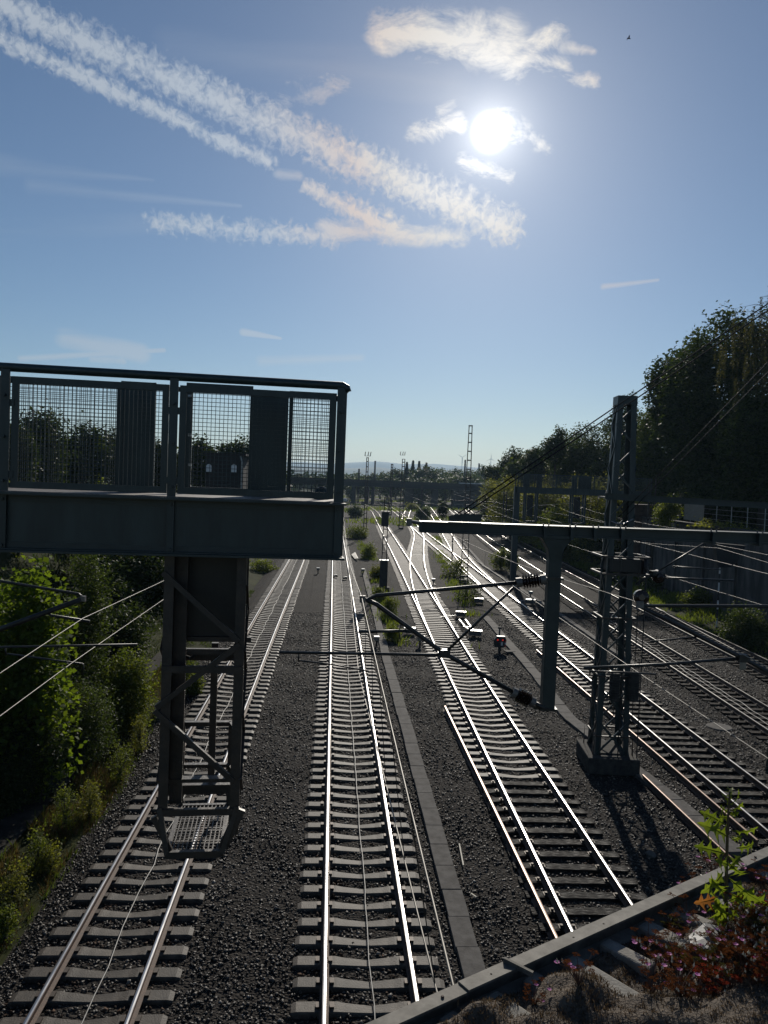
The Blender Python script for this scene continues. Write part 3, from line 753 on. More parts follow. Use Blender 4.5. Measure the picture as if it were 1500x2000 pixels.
# --- main lattice mast with foundation
base_c = Zp(1193, 1490, -.05)
MX, MY = 7.28, 23.75
lm = lattice_mast(MX, MY, .12, 11.25, 1.02, .56, 'tall dark green lattice mast on a concrete block, standing between cable trough and track', 1.05, .165, m='paint', rz=R(-2))
mb = MB(); mb.box((MX, MY, .04), (1.55, 1.75, .5), R(-2)); mb.box((MX, MY, .30), (.9, 1.0, .06), R(-2))
tag(mb.build('mast_foundation', M['darkconc'], origin=(MX, MY, -.2), bevel=.04), 'dark concrete block under the tall lattice mast', 'foundation')
mb = MB()
for i in range(4):
    sx, sy = (-1, 1, 1, -1)[i], (-1, -1, 1, 1)[i]
    mb.box((MX + sx * .51, MY + sy * .51, .18), (.30, .30, .1))
    for d in (-.1, .1): mb.add([(MX + sx * .51 + d, MY + sy * .62, .2), (MX + sx * .51 + d, MY + sy * .42, .2), (MX + sx * .51 + d, MY + sy * .48, .95)], [(0, 1, 2)])
mb.build('foot_plate', M['rustpaint'], lm)
for z in (.85, 2.7, 4.5):
    mb = MB(); w = .5
    for a, b in (((-w, -w), (w, -w)), ((w, -w), (w, w)), ((w, w), (-w, w)), ((-w, w), (-w, -w))):
        mb.bar((MX + a[0], MY + a[1], z), (MX + b[0], MY + b[1], z), .05, .05)
    mb.build('cross_brace', M['rustpaint'], lm)
# working platform / tension wheel box on the mast
zb0, zb1 = Yp(1215, 1118, MY).z, Yp(1215, 1085, MY).z
mb = MB(); mb.box((MX + .12, MY - .1, (zb0 + zb1) / 2), (.95, .95, zb1 - zb0 - .1)); mb.build('tension_wheel_case', M['black'], lm, bevel=.03)
mb = MB()
for z in (zb0, zb1):
    for s in (-.6, .6): mb.bar((MX - .62, MY + s, z), (MX + .80, MY + s, z), .06, .06)
    for s in (-.62, .8): mb.bar((MX + s, MY - .6, z), (MX + s, MY + .6, z), .06, .06)
mb.build('case_frame', M['rustpaint'], lm)
MB().lathe((MX + .62, MY - .35, (zb0 + zb1) / 2), (MX + .72, MY - .35, (zb0 + zb1) / 2), [(.2, 0), (.34, .1), (.34, .35), (.28, .4), (.28, .6), (.34, .65), (.34, .9), (.2, 1)], 20).build('tension_wheel', M['tubegrey'], lm)
zp = Yp(1205, 972, MY).z
mb = MB(); mb.box((MX, MY, zp), (1.15, .9, .05)); mb.bar((MX - .6, MY - .45, zp + .04), (MX + .6, MY - .45, zp + .04), .05, .08); mb.build('collar_plate', M['rustpaint'], lm)
mb = MB(); pts = [Yp(1194, 1018, MY - .5), Yp(1203, 1022, MY - .55), Yp(1218, 1023, MY - .55), Yp(1236, 1014, MY - .5)]; mb.tube(pts, .02, 6); mb.build('bracket_loop', M['galv'], lm)
# balance weights
for px, side in ((1198, -.25), (1235, .42)):
    x = Yp(px, 1340, MY - .55).x
    zt_, zb_ = Yp(px, 1312, MY - .55).z, Yp(px, 1366, MY - .55).z
    w = thing('tension_weight', (x, MY - .68, zb_), 'stack of ribbed balance weights hanging inside the lattice mast' if side < 0 else 'stack of ribbed balance weights hanging at the right side of the lattice mast', 'tension weight', 'hanging balance weights')
    prof = [(.02, 0)]
    n = 11
    for i in range(n): prof += [(.165, i / n + .004), (.165, (i + .72) / n), (.135, (i + .74) / n), (.135, (i + .98) / n)]
    prof += [(.02, 1)]
    MB().lathe((x, MY - .68, zb_), (x, MY - .68, zt_), prof, 18).build('weight_discs', M['darkconc'], w)
    MB().tube([(x, MY - .68, zb_ - .5), (x, MY - .68, zb1)], .013, 6).build('hanger_rod', M['tubegrey'], w)
    MB().tube([(x + .2, MY - .68, .2), (x + .2, MY - .68, zb0)], .018, 6).build('guide_rod', M['tubegrey'], w)
# second beam running right from the mast and its tie wires
b2 = thing('catenary_cross_beam', Yp(1300, 976, MY), 'slim upper cross beam running right from the lattice mast over the fence', 'cross beam')
ibeam(MB(), Yp(1182, 969, MY - .5), Yp(1640, 996, MY - .5), .12, .19).build('beam', M['paint2'], b2)
mb = MB(); mb.bar(Yp(1182, 966, MY - .2), Yp(1640, 992, MY - .2), .12, .03); mb.build('top_plate', M['paint2'], b2)
for k in (0, 1):
    p, q = Yp(1208 + 8 * k, 1010 + 4 * k, MY - .55), Yp(1500, 707 + 20 * k, MY - .55); q2 = p + (q - p) * 1.24
    MB().tube([p, q2], .014, 6).build('tie_rod', M['darkcable'], b2, smooth=True)
lattice_mast(q2.x + .35, MY - .5, -.3, q2.z + .5, .9, .5, 'lattice mast beyond the right edge that holds the slim upper cross beam')
# arm of the track behind the mast
c4 = thing('cantilever_arm', Yp(1275, 1123, MY), 'small cantilever arm with a round disc on the right side of the lattice mast', 'catenary arm', 'overhead line cantilever arms')
YM = MY - .4
T4_ = lambda pts, r, name, m='tubegrey': MB().tube([Yp(a, b, YM) for a, b in pts], r, 8).build(name, M[m], c4, smooth=True)
T4_([(1243, 1142), (1258, 1130), (1276, 1122)], .05, 'bracket_tube'); T4_([(1276, 1121), (1377, 1060)], .03, 'top_tube')
T4_([(1288, 1128), (1432, 1134)], .032, 'registration_tube'); T4_([(1314, 1106), (1408, 1113)], .02, 'steady_arm')
T4_([(1250, 1103), (1277, 1120)], .02, 'stay')
MB().lathe(Yp(1291, 1131, YM - .2), Yp(1283, 1123, YM + .15), [(.08, 0), (.13, .1), (.13, .4), (.20, .5), (.20, .9), (.1, 1)], 18).build('insulator_disc', M['porc'], c4)
MB().box(Yp(1276, 1121, YM), (.2, .16, .2), .5).build('joint', M['tubegrey'], c4)

# ------------------------------------------------------------------ ladder masts further off
def ladder_mast(px, pyb, pyt, label, w=.42, wt=.22, arm=None, base_y=None, sig=False, group='ladder masts among the far tracks'):
    b = Zp(px, pyb, -.2); Y = b.y if base_y is None else base_y
    if base_y is not None: b = Vector((Yp(px, pyb, Y).x, Y, -.2))
    zt_ = Yp(px, pyt, Y).z
    root = thing('ladder_mast', b, label, 'mast', group)
    for s in (-1, 1):
        MB().bar((b.x + s * w / 2, Y, -.3), (b.x + s * wt / 2, Y, zt_), max(.10, Y * .0013), max(.07, Y * .001), up=(1, 0, 0)).build('leg', M['rustpaint'], root)
    mb = MB(); z = .4
    while z < zt_:
        ww = w + (wt - w) * z / zt_; mb.box((b.x, Y, z), (ww, .05, max(.10, Y * .0011))); z += .78
    mb.box((b.x, Y, zt_ - .05), (wt + .1, .1, .1))
    mb.build('rungs', M['rustpaint'], root)
    MB().box((b.x, Y, -.1), (.8, .8, .35)).build('foot_block', M['darkconc'], root)
    if arm:
        for sgn in arm:
            mb = MB(); mb.tube([(b.x, Y, 7.0), (b.x + sgn * 2.6, Y, 6.95)], .04, 6); mb.tube([(b.x, Y, 5.6), (b.x + sgn * 2.6, Y, 6.9)], .05, 6)
            mb.tube([(b.x + sgn * 1.4, Y, 5.75), (b.x + sgn * 3.2, Y, 5.7)], .03, 6); mb.build('bracket', M['tubegrey'], root)
    return root, b, Y, zt_
ladder_mast(906, 1138, 830, 'very tall ladder mast rising above the tree line left of the lattice mast', .62, .26, arm=(1, -1))
ladder_mast(783, 1033, 896, 'ladder mast with small insulator horns on top, left of the tall ladder mast', .75, .45, arm=(-1,))
ladder_mast(712, 1050, 893, 'slim mast with a crossbar and horns on top, next to the signal gantry end', .45, .25, arm=(1,))
ladder_mast(762, 1006, 906, 'ladder mast with a plain flat top standing before the far bridge piers', .6, .4, arm=(1, -1))
ladder_mast(822, 1012, 948, 'short mast beside the bushes at the far junction', .35, .3, arm=(1,))
ladder_mast(981, 1103, 960, 'slim ladder mast among the wall-side tracks, left of the far signal gantry', .45, .3, arm=(1,))
ladder_mast(1000, 1128, 1045, 'short ladder post standing directly beside the far gantry column', .4, .35)
ladder_mast(954, 1012, 961, 'squat dark mast before the creeper-covered slope', .7, .6)
ladder_mast(730, 975, 900, 'plain far pole beyond the far bridge, between the two horned masts', .5, .35, base_y=330)
ladder_mast(742, 975, 922, 'small far mast beyond the bridge, right of the plain pole', .5, .35, base_y=380)
ladder_mast(699, 978, 916, 'leftmost far mast showing beside the signal gantry end', .6, .4, base_y=300, arm=(1,))
ladder_mast(905, 985, 898, 'far thin mast showing just left of the very tall ladder mast', .5, .3, base_y=330)
# horns on two masts
for px, py, Y, lab in ((786, 890, 138.4, 'small white insulator horns on the ladder mast top'), (718, 892, 113.5, 'small white horn bar on the slim mast top')):
    p = Yp(px, py, Y)
    h = thing('insulator_horns', p, lab, 'insulator', 'insulator horns on far masts')
    mb = MB(); mb.bar(p + Vector((-.45, 0, .1)), p + Vector((.45, 0, .1)), .06, .06); mb.build('crossbar', M['galv'], h)
    for dx in (-.4, .05, .4): MB().lathe(p + Vector((dx, 0, .12)), p + Vector((dx + .08, 0, .75)), [(.04, 0), (.08, .15), (.04, .3), (.08, .45), (.04, .6), (.07, .75), (.02, 1)], 8).build('horn', M['capmetal'], h)
# pole near tall mast
p = Zp(882, 1113, -.2)
tag(MB().tube([p, Yp(885, 1030, p.y)], .06, 8).build('thin_pole', M['tubegrey'], origin=p), 'plain thin pole in the bushes left of the very tall ladder mast', 'pole')
# light signal seen from behind
sb = Zp(748, 1152, -.2); SYY = sb.y
sg = thing('signal_mast', sb, 'railway signal on a ladder mast, black case seen from behind, beside the fork', 'signal')
zt_ = Yp(752, 970, SYY).z
for s in (-.2, .2): MB().bar((sb.x + s, SYY, -.2), (sb.x + s * .7, SYY, zt_), .07, .07, up=(1, 0, 0)).build('leg', M['rustpaint'], sg)
mb = MB(); z = .3
while z < zt_: mb.box((sb.x, SYY, z), (.36, .05, .08)); z += .62
mb.build('rungs', M['rustpaint'], sg)
a, b = Yp(746, 1000, SYY - .3), Yp(758, 1028, SYY - .3)
MB().box(((a.x + b.x) / 2, SYY - .32, (a.z + b.z) / 2), (.56, .5, a.z - b.z)).build('signal_case', M['black'], sg, bevel=.03)
MB().box(((a.x + b.x) / 2, SYY - .32, a.z + .06), (.66, .6, .05)).build('hood', M['black'], sg)
a, b = Yp(748, 1097, SYY), Yp(748, 1148, SYY)
MB().box((sb.x, SYY - .1, (a.z + b.z) / 2 + .1), (.62, .55, a.z - b.z)).build('base_case', M['black'], sg, bevel=.02)
MB().box((sb.x, SYY - .1, a.z + .13), (.72, .66, .05)).build('case_lid', M['galv'], sg)
MB().box((sb.x, SYY, -.1), (1.0, .9, .3)).build('foot_block', M['darkconc'], sg)
# dwarf signal
d = Zp(975, 1272, -.2)
ds = thing('dwarf_signal', d, 'low black dwarf signal with red lamp dots in the ballast beside the cable trough', 'signal')
mb = MB(); w = .26
pr = [(-w, .22), (-.30, .38), (-.30, .62), (-.16, .80), (.26, .80), (.34, .62), (.30, .30), (.2, .22)]
vs = [(d.x + x, d.y - .12, d.z + z) for x, z in pr] + [(d.x + x, d.y + .12, d.z + z) for x, z in pr]; n = len(pr)
mb.add(vs, [tuple(range(n))[::-1], tuple(range(n, 2 * n))] + [(i, (i + 1) % n, n + (i + 1) % n, n + i) for i in range(n)]); mb.build('signal_case', M['black'], ds)
for dx in (-.12, .14): MB().lathe((d.x + dx, d.y - .125, d.z + .62), (d.x + dx, d.y - .15, d.z + .62), [(.04, 0), (.045, .5), (.03, 1)], 12).build('lamp', M['redlamp'], ds)
MB().box((d.x + .10, d.y - .126, d.z + .42), (.1, .01, .18)).build('plate', M['white'], ds)
for k in range(3): MB().box((d.x + .28, d.y - .14, d.z + .32 + .12 * k), (.06, .02, .11)).build('stripe', M['redpaint'] if k % 2 == 0 else M['white'], ds)
MB().tube([(d.x, d.y, d.z - .05), (d.x, d.y, d.z + .3)], .07, 10).build('stand', M['tubegrey'], ds)
MB().box((d.x + .5, d.y - .15, d.z + .05), (.5, .4, .06), .3).build('base_plate', M['slab'], ds)
p = Zp(978, 1258, -.2)
mb = MB(); mb.tube([(p.x, p.y + .6, -.3), (p.x, p.y + .6, .55)], .045, 10); mb.box((p.x, p.y + .6, .58), (.18, .18, .1))
tag(mb.build('marker_post', M['slab'], origin=p), 'stubby pale marker post just behind the dwarf signal', 'marker post')

# point machines and small lineside boxes
def pmach(px, py, label, sx=.75, rods=()):
    p = Zp(px, py, -.2)
    r_ = thing('point_machine', p, label, 'point machine', 'point machines at the switches')
    MB().box((p.x, p.y, .0), (sx, .42, .26), -.08).build('case', M['slab'], r_, bevel=.03)
    MB().box((p.x, p.y, .145), (sx + .08, .48, .035), -.08).build('lid', M['galv'], r_, bevel=.01)
    for q in rods:
        e = Zp(*q, -.08); MB().tube([(p.x, p.y, -.06), e], .025, 6).build('rod', M['galv'], r_)
pmach(800, 1238, 'point machine left of the nearer switch', .6, [(830, 1243)])
pmach(928, 1243, 'point machine right of the nearer switch, joined to two pale rods', .7, [(905, 1222), (921, 1224)])
pmach(900, 1205, 'smaller point machine behind, right of the nearer switch', .6, [(860, 1205)])
pmach(935, 1178, 'point machine half behind the shrub at the farther switch', .6, [(945, 1170)])
pmach(1035, 1180, 'point machine right of the farther switch near the cross beam post', .7, [(1010, 1172)])
mb = MB()
for a, b in (((897, 1210), (907, 1222)), ((909, 1210), (921, 1226)), ((905, 1224), (922, 1225)), ((924, 1230), (931, 1241))): mb.bar(Zp(*a, -.1), Zp(*b, -.1), .07, .05)
tag(mb.build('rod_frame', M['galv'], origin=Zp(910, 1220, -.1)), 'pale rod frame lying between two point machines', 'rod frame')
def magnet(px, py, label):
    p = Zp(px, py, -.2); r_ = thing('track_magnet', p, label, 'track magnet', 'lineside magnet boxes')
    MB().tube([(p.x, p.y, -.3), (p.x, p.y, .12)], .05, 8).build('stand', M['rustpaint'], r_)
    MB().box((p.x, p.y, .2), (.26, .3, .2), .1).build('case', M['tan'], r_, bevel=.02)
    MB().box((p.x, p.y, .31), (.28, .32, .03), .1).build('lid', M['white'], r_)
magnet(621, 1120, 'small pale-lidded box on the ballast left of the middle track')
magnet(709, 1122, 'small box with pale lid right of the middle track')
magnet(735, 1262, 'small box with pale lid on the left cable trough')
magnet(846, 1142, 'tiny pale-lidded box at the fork of the tracks')
magnet(820, 1262, 'dark low box with pale lid left of the nearer switch')
magnet(1036, 1168, 'pair-like pale-lidded box near the insulator of the hanging post')
for px, py, lab in ((655, 1127, 'sensor clamped to the middle track, left one of the pair'), (674, 1131, 'sensor clamped to the middle track, right one of the pair')):
    p = Zp(px, py, -.15); r_ = thing('axle_counter', p, lab, 'axle counter', 'axle counters on the middle track')
    MB().box((p.x, p.y, -.05), (.35, .28, .16), .3).build('case', M['black'], r_, bevel=.02); MB().box((p.x + .05, p.y, .05), (.2, .2, .03), .3).build('cap', M['galv'], r_)
p = Zp(1405, 1420, -.22)
mb = MB(); mb.lathe((p.x, p.y, -.26), (p.x, p.y, -.19), [(.46, 0), (.46, .7), (.43, 1)], 28)
tag(mb.build('manhole_cover', M['slab'], origin=p), 'round concrete lid flat in the ballast between the wall-side tracks', 'manhole cover')
p = Zp(1270, 1670, -.2)
mb = MB(); mb.lathe((p.x, p.y, -.25), (p.x + .03, p.y, -.10), [(.05, 0), (.12, .25), (.13, .5), (.09, .8), (.03, 1)], 9)
tag(mb.build('pale_stone', M['slab'], origin=p), 'single pale rock lying in the dark mast shadow', 'stone')
for a, b, lab in (((897, 1648), (905, 1690), 'straight pale stick lying on the ballast right of the left trough'), ((920, 1745), (930, 1752), 'short pale splinter lying on the ballast near the spare rail')):
    tag(MB().bar(Zp(*a, -.18), Zp(*b, -.17), .03, .02).build('stick', M['seed'], origin=Zp(*a, -.18)), lab, 'stick')
# stacked pale boards beside the shrub strip
p = Zp(700, 1092, -.2); mb = MB()
for k in range(4): mb.bar((p.x + .1 * k - .3, p.y - 1 - .3 * k, -.1 + .05 * k), (p.x + .1 * k - .9, p.y + 4 + .3 * k, -.1 + .05 * k), .1, .06)
tag(mb.build('board_pile', M['tan'], origin=p), 'loose pile of pale boards by the shrubs right of the middle track', 'boards')

# ------------------------------------------------------------------ near signal gantry
GA = R(8.0); GU = Vector((math.cos(GA), math.sin(GA), 0)); GN = Vector((-math.sin(GA), math.cos(GA), 0))
GB = Yp(672, 940, 8.0); GB.z = 0
def G(s, n, z): return GB + GU * s + GN * n + Vector((0, 0, z))
def Gs(px, py, n=0.0):                      # survey point in the gantry plane
    d = ray(px, py); o = GB + GN * n
    t = o.dot(GN) / d.dot(GN); w = d * t
    return (w - o).dot(GU), w.z + EYE
sL = -7.5
sP = [Gs(662, 940)[0] + .0, Gs(336, 940)[0], Gs(9, 940)[0]]; sP.append(2 * sP[2] - sP[1])
zTop = (Gs(300, 732)[1] + Gs(620, 752)[1]) / 2
zF = (Gs(300, 968)[1] + Gs(600, 986)[1]) / 2
zB = (Gs(300, 1078)[1] + Gs(600, 1090)[1]) / 2
gr = thing('signal_gantry', G(0, .6, zB), 'dark green steel signal gantry with wire mesh railing filling the left of the photo', 'signal gantry')
GW = 1.18
mbr = MB(); mbr.tube([G(sL, 0, zTop), G(-.05, 0, zTop), G(-.012, 0, zTop - .02), G(0, 0, zTop - .06)], .043, 12); mbr.build('top_rail', M['paint'], gr, smooth=True)
mbr = MB(); mbr.tube([G(sL, GW, zTop), G(0, GW, zTop)], .03, 10); mbr.build('top_rail', M['paint'], gr, smooth=True)
for n0 in (0, GW):
    sg_ = 1 if n0 == 0 else -1
    mb = MB(); mb.bar(G(sL, n0, (zF + zB) / 2), G(.0, n0, (zF + zB) / 2), .012, zF - zB - .02); mb.build('web_plate', M['paint'], gr)
    for zz, nm in ((zF, 'top_flange'), (zB, 'bottom_flange')):
        k = 1 if zz == zB else -1
        mb = MB()
        mb.bar(G(sL, n0 - .05 * sg_, zz), G(.02, n0 - .05 * sg_, zz), .24, .022)
        mb.bar(G(sL, n0 - .012 * sg_, zz + k * .045), G(0, n0 - .012 * sg_, zz + k * .045), .014, .075)
        mb.bar(G(sL, n0 - .055 * sg_, zz + k * .016), G(0, n0 - .055 * sg_, zz + k * .016), .07, .014)
        mb.build(nm, M['paint2'], gr)
for i, s in enumerate(sP):
    for n0 in (0,):
        sg_ = 1 if n0 == 0 else -1
        mb = MB()
        w = .085 if i else .10
        mb.bar(G(s, n0 - .03 * sg_, zF), G(s, n0 - .03 * sg_, zTop), w, .012, up=GN); mb.bar(G(s, n0, zF), G(s, n0, zTop), .012, .07, up=GN)
        mb.build('railing_post', M['paint'], gr)
        mb = MB(); mb.bar(G(s, n0 - .03 * sg_, zB + .01), G(s, n0 - .03 * sg_, zF - .01), .07, .05, up=GN); mb.build('stiffener', M['paint'], gr)
        for zz in (zB + .05, zF - .06, zF + .12, zF + .55, zF + .95):
            p = G(s, n0 - .052 * sg_, zz); MB().tube([p, p - GN * .03 * sg_], .016, 6).build('bolt', M['paint2'], gr)
def panel(s0, s1, z0, z1, n, fr, parent=gr, mesh=True, pitch=.0415):
    mb = MB()
    mb.bar(G(s0, n, z0 + fr / 2), G(s1, n, z0 + fr / 2), .03, fr); mb.bar(G(s0, n, z1 - fr / 2), G(s1, n, z1 - fr / 2), .03, fr)
    mb.bar(G(s0 + fr / 2, n, z0 + fr), G(s0 + fr / 2, n, z1 - fr), fr, .03, up=GN); mb.bar(G(s1 - fr / 2, n, z0 + fr), G(s1 - fr / 2, n, z1 - fr), fr, .03, up=GN)
    o = mb.build('mesh_panel', M['paint'], parent)
    if mesh:
        m2 = MB(); s = s0 + fr
        while s < s1 - fr * .5: m2.bar(G(s, n, z0 + fr * .6), G(s, n, z1 - fr * .6), .0055, .0055, up=GN); s += pitch
        z = z0 + fr
        while z < z1 - fr * .5: m2.bar(G(s0 + fr * .6, n + .004, z), G(s1 - fr * .6, n + .004, z), .0055, .0055); z += pitch
        m2.build('wire_mesh', M['paint'], o)
    return o
zt1 = zTop - .085; zb1_ = zF + .048
panel(sP[2] + .055, sP[1] - .05, zb1_, zt1, .0, .065)
panel(sP[1] + .055, sP[0] - .06, zb1_, zt1, .0, .065)
panel(sP[3] + .055, sP[2] - .05, zb1_, zt1, .0, .065)
# hinge lugs in the gaps beside the panels
for s in (sP[1] - .045, sP[1] + .05, sP[2] + .05):
    mb = MB()
    for zz in (zF + .18, zF + .88): mb.box(G(s, -.01, zz), (.06, .03, .07), GA)
    mb.build('hinge', M['paint'], gr)
# far side railing: mesh fields, closed screens and a doorway
f = lambda px, py: Gs(px, py, GW)
panel(f(-60, 850)[0], f(236, 850)[0], f(120, 955)[1], f(120, 740)[1], GW, .05)
panel(f(563, 850)[0], f(655, 850)[0], f(610, 975)[1], f(610, 766)[1], GW, .045)
for a, b, tp in ((241, 303, 748), (490, 559, 766)):
    s0, s1 = f(a, 850)[0], f(b, 850)[0]; z1 = f((a + b) / 2, tp)[1]
    mb = MB(); mb.bar(G((s0 + s1) / 2, GW - .1, zF - .4), G((s0 + s1) / 2, GW - .1, z1), s1 - s0, .03, up=GN)
    for s in (s0, s1): mb.bar(G(s, GW - .1, zF), G(s, GW - .1, z1), .03, .05, up=GN)
    mb.build('screen_board', M['paint'], gr)
s0, s1 = f(362, 850)[0], f(492, 850)[0]
mb = MB(); z1 = f(430, 757)[1]; z2 = f(430, 950)[1]
mb.bar(G(s0, GW, z1), G(s1, GW, z1), .05, .07); mb.bar(G(s0 + .03, GW, zF), G(s0 + .03, GW, z1), .09, .05, up=GN); mb.bar(G(s0, GW, z2 - .05), G(s1, GW, z2 - .05), .05, .07)
mb.build('door_frame', M['paint'], gr)
for py in (775, 850, 908):
    s, z = f(372, py); MB().box(G(s, GW - .06, z), (.035, .05, .03), GA).build('hinge', M['galv'], gr)
mb = MB(); mb.bar(G(sL, GW / 2, zF + .010), G(0, GW / 2, zF + .010), GW + .1, .02)
mb.build('walkway_floor', M['floorplate'], gr)
mb = MB()
for k in range(9): s = -.05 - k * .8; mb.bar(G(s, .02, zF - .08), G(s, GW - .02, zF - .08), .05, .1)
mb.build('cross_member', M['paint'], gr)
mb = MB(); mb.bar(G(.0, .0, (zF + zB) / 2), G(.0, GW, (zF + zB) / 2), .02, zF - zB); mb.bar(G(0, 0, zTop - .02), G(0, GW, zTop - .02), .05, .05); mb.bar(G(0, GW * .5, zF), G(0, GW * .5, zTop), .05, .05, up=GN); mb.build('end_plate', M['paint'], gr)
mb = MB(); p = G(.02, .35, zF + .03); mb.lathe(p, p + GU * .05, [(.015, 0), (.022, .2), (.022, .8), (.01, 1)], 14); mb.build('end_lamp', M['white'], gr)
s, z = Gs(628, 968, .9); mb = MB(); mb.lathe(G(s, .9, zF + .02), G(s, .9, zF + .17), [(.09, 0), (.095, .4), (.07, .8), (.02, 1)], 16); mb.build('round_hood', M['paint'], gr)

# hanging cage
s0, _ = Gs(312, 1085); s1, _ = Gs(488, 1085)
cg = thing('signal_cage', G((s0 + s1) / 2, .4, zB), 'dark steel service cage with ladder frames and grating floor, hanging from the gantry', 'signal cage')
zc0 = Gs(300, 1592)[1]; zc1 = Gs(375, 1668)[1]; DP = .55
for s in (s0 + .04, s1 - .03):
    for n in (.06, .06 + DP):
        ex = 1 if s < (s0 + s1) / 2 else -1; ey = 1 if n < .2 else -1
        mb = MB(); mb.angle(G(s, n, zc0 - (.25 if ex < 0 else 0)), G(s, n, zB), .10, .014, GU * ex, GN * ey); mb.build('leg', M['rustpaint'], cg)
mb = MB(); mb.bar(G(s0 + .19, .3, zc0), G(s0 + .19, .3, zB), .13, .06, up=GN); mb.build('inner_post', M['rustpaint'], cg)
sc, _ = Gs(412, 1400, .45); mb = MB(); mb.bar(G(sc, .75, Gs(412, 1545, .75)[1]), G(sc, .75, Gs(412, 1255, .75)[1]), .075, .06, up=GN); mb.build('inner_post', M['rustpaint'], cg)
# signal back board
a0, zz0 = Gs(364, 1242, .5); a1, _ = Gs(482, 1242, .5)
mb = MB(); mb.bar(G((a0 + a1) / 2, .5, zz0), G((a0 + a1) / 2, .5, zB), a1 - a0, .04, up=GN); mb.build('signal_back_board', M['black'], cg)
mb = MB(); mb.bar(G(a0 - .05, .45, zz0 - .02), G(a1 + .05, .45, zz0 - .02), .05, .05); mb.bar(G(s0 + .1, .4, Gs(400, 1272, .4)[1]), G(s1 - .05, .4, Gs(400, 1272, .4)[1]), .05, .06); mb.build('board_sill', M['rustpaint'], cg)
# lacing on front, back and sides
def dg(a, b, n, w=.055):
    (sa, za), (sb_, zb_) = Gs(*a, n), Gs(*b, n)
    mb = MB(); mb.bar(G(sa, n, za), G(sb_, n, zb_), .045, w); mb.build('diagonal', M['rustpaint'], cg)
dg((318, 1118), (466, 1252), .05); dg((468, 1258), (305, 1382), .05); dg((302, 1388), (455, 1525), .05)
dg((300, 1595), (333, 1662), .05); dg((470, 1580), (436, 1655), .05, .1)
mb = MB()
for n_ in (0.06, .06 + DP):
    for zz in (zc0, (zc0 + zB) / 2 + .15): mb.bar(G(s0 + .04, n_, zz), G(s1 - .03, n_, zz), .05, .07)
for s in (s0 + .04, s1 - .03):
    z = zc0
    k = 0
    while z < zB - .35:
        mb.bar(G(s, .06 if k % 2 else .06 + DP, z), G(s, .06 + DP if k % 2 else .06, z + .34), .012, .045, up=GU); z += .34; k += 1
mb.build('side_lacing', M['rustpaint'], cg)
mb = MB(); mb.bar(G(s0 + .055, .06 + DP / 2, zc0 + .3), G(s0 + .055, .06 + DP / 2, zB), .012, DP - .1, up=GN); mb.bar(G(s0 + .13, .4, zc0 + .2), G(s0 + .13, .4, zB), .10, .05, up=GN); mb.build('side_plate', M['rustpaint'], cg)
# grating floor hung below the legs
f0, _ = Gs(326, 1672); f1, _ = Gs(432, 1672)
FD = 1.15
mb = MB()
fl = zc1
for s in (f0, f1): mb.bar(G(s, 0, fl), G(s, FD, fl), .05, .07)
for n in (0, FD): mb.bar(G(f0, n, fl), G(f1, n, fl), .05, .07)
k = 0
while f0 + .05 + k * .045 < f1 - .02: s = f0 + .05 + k * .045; mb.bar(G(s, 0, fl + .015), G(s, FD, fl + .015), .012, .03); k += 1
k = 0
while .05 + k * .06 < FD: mb.bar(G(f0, .05 + k * .06, fl + .02), G(f1, .05 + k * .06, fl + .02), .006, .012); k += 1
mb.build('grating_floor', M['rustpaint'], cg)
mb = MB()
for s in (f0, f1):
    mb.bar(G(s, FD, fl), G(s, FD, fl + 1.0), .05, .05, up=GN); mb.bar(G(s + (0 if s == f0 else 0), 0, fl), G(s0 + .06 if s == f0 else s1 - .05, .06, zc0 + .05), .05, .05, up=GN)
    mb.bar(G(s, FD, fl + 1.0), G(s0 + .06 if s == f0 else s1 - .05, .06 + DP, fl + 1.0), .05, .05)
    mb.bar(G(s, FD, fl + .5), G(s0 + .06 if s == f0 else s1 - .05, .06 + DP, fl + .5), .05, .05)
mb.bar(G(f0, FD, fl + 1.0), G(f1, FD, fl + 1.0), .07, .05); mb.bar(G(f0, FD, fl + .5), G(f1, FD, fl + .5), .07, .04)
mb.bar(G(s0 + .05, .3, zc0 + .25), G(s1 - .04, .3, zc0 + .25), .10, .04); mb.bar(G(s0 + .05, .6, zc0 + .06), G(s1 - .04, .6, zc0 + .06), .08, .04)
mb.build('handrail', M['rustpaint'], cg)
mb = MB(); q = [Gs(350, 1250, .4), Gs(352, 1278, .4), Gs(372, 1285, .4), Gs(386, 1275, .4)]; mb.tube([G(s, .4, z) for s, z in q], .018, 6); mb.build('cable_loop', M['darkcable'], cg)

# ------------------------------------------------------------------ far signal gantry (same kind, over the wall-side tracks)
FY = 70.0
fg = thing('signal_gantry', Yp(1010, 955, FY), 'distant signal gantry with mesh railing in front of the creeper slope', 'signal gantry')
zf = Yp(1130, 955, FY).z; xa, xb = Yp(1011, 955, FY).x, Yp(1272, 960, FY).x
for n in (0, 1.2):
    MB().bar((xa, FY + n, zf - .28), (xb, FY + n, zf - .28), .08, .56).build('girder', M['paint'], fg)
    MB().bar((xa, FY + n, zf + 1.18), (xb, FY + n, zf + 1.18), .07, .07).build('top_rail', M['paint'], fg)
    x = xa; k = 0
    while x < xb + .1:
        MB().bar((x, FY + n, zf), (x, FY + n, zf + 1.18), .09, .06, up=(0, 1, 0)).build('railing_post', M['paint'], fg); x += (xb - xa) / 7
    m2 = MB(); x = xa
    while x < xb: m2.bar((x, FY + n, zf + .05), (x, FY + n, zf + 1.12), .022, .022, up=(0, 1, 0)); x += .10
    for z in np.arange(.1, 1.12, .13): m2.bar((xa, FY + n, zf + z), (xb, FY + n, zf + z), .022, .022)
    m2.build('wire_mesh', M['paint'], fg)
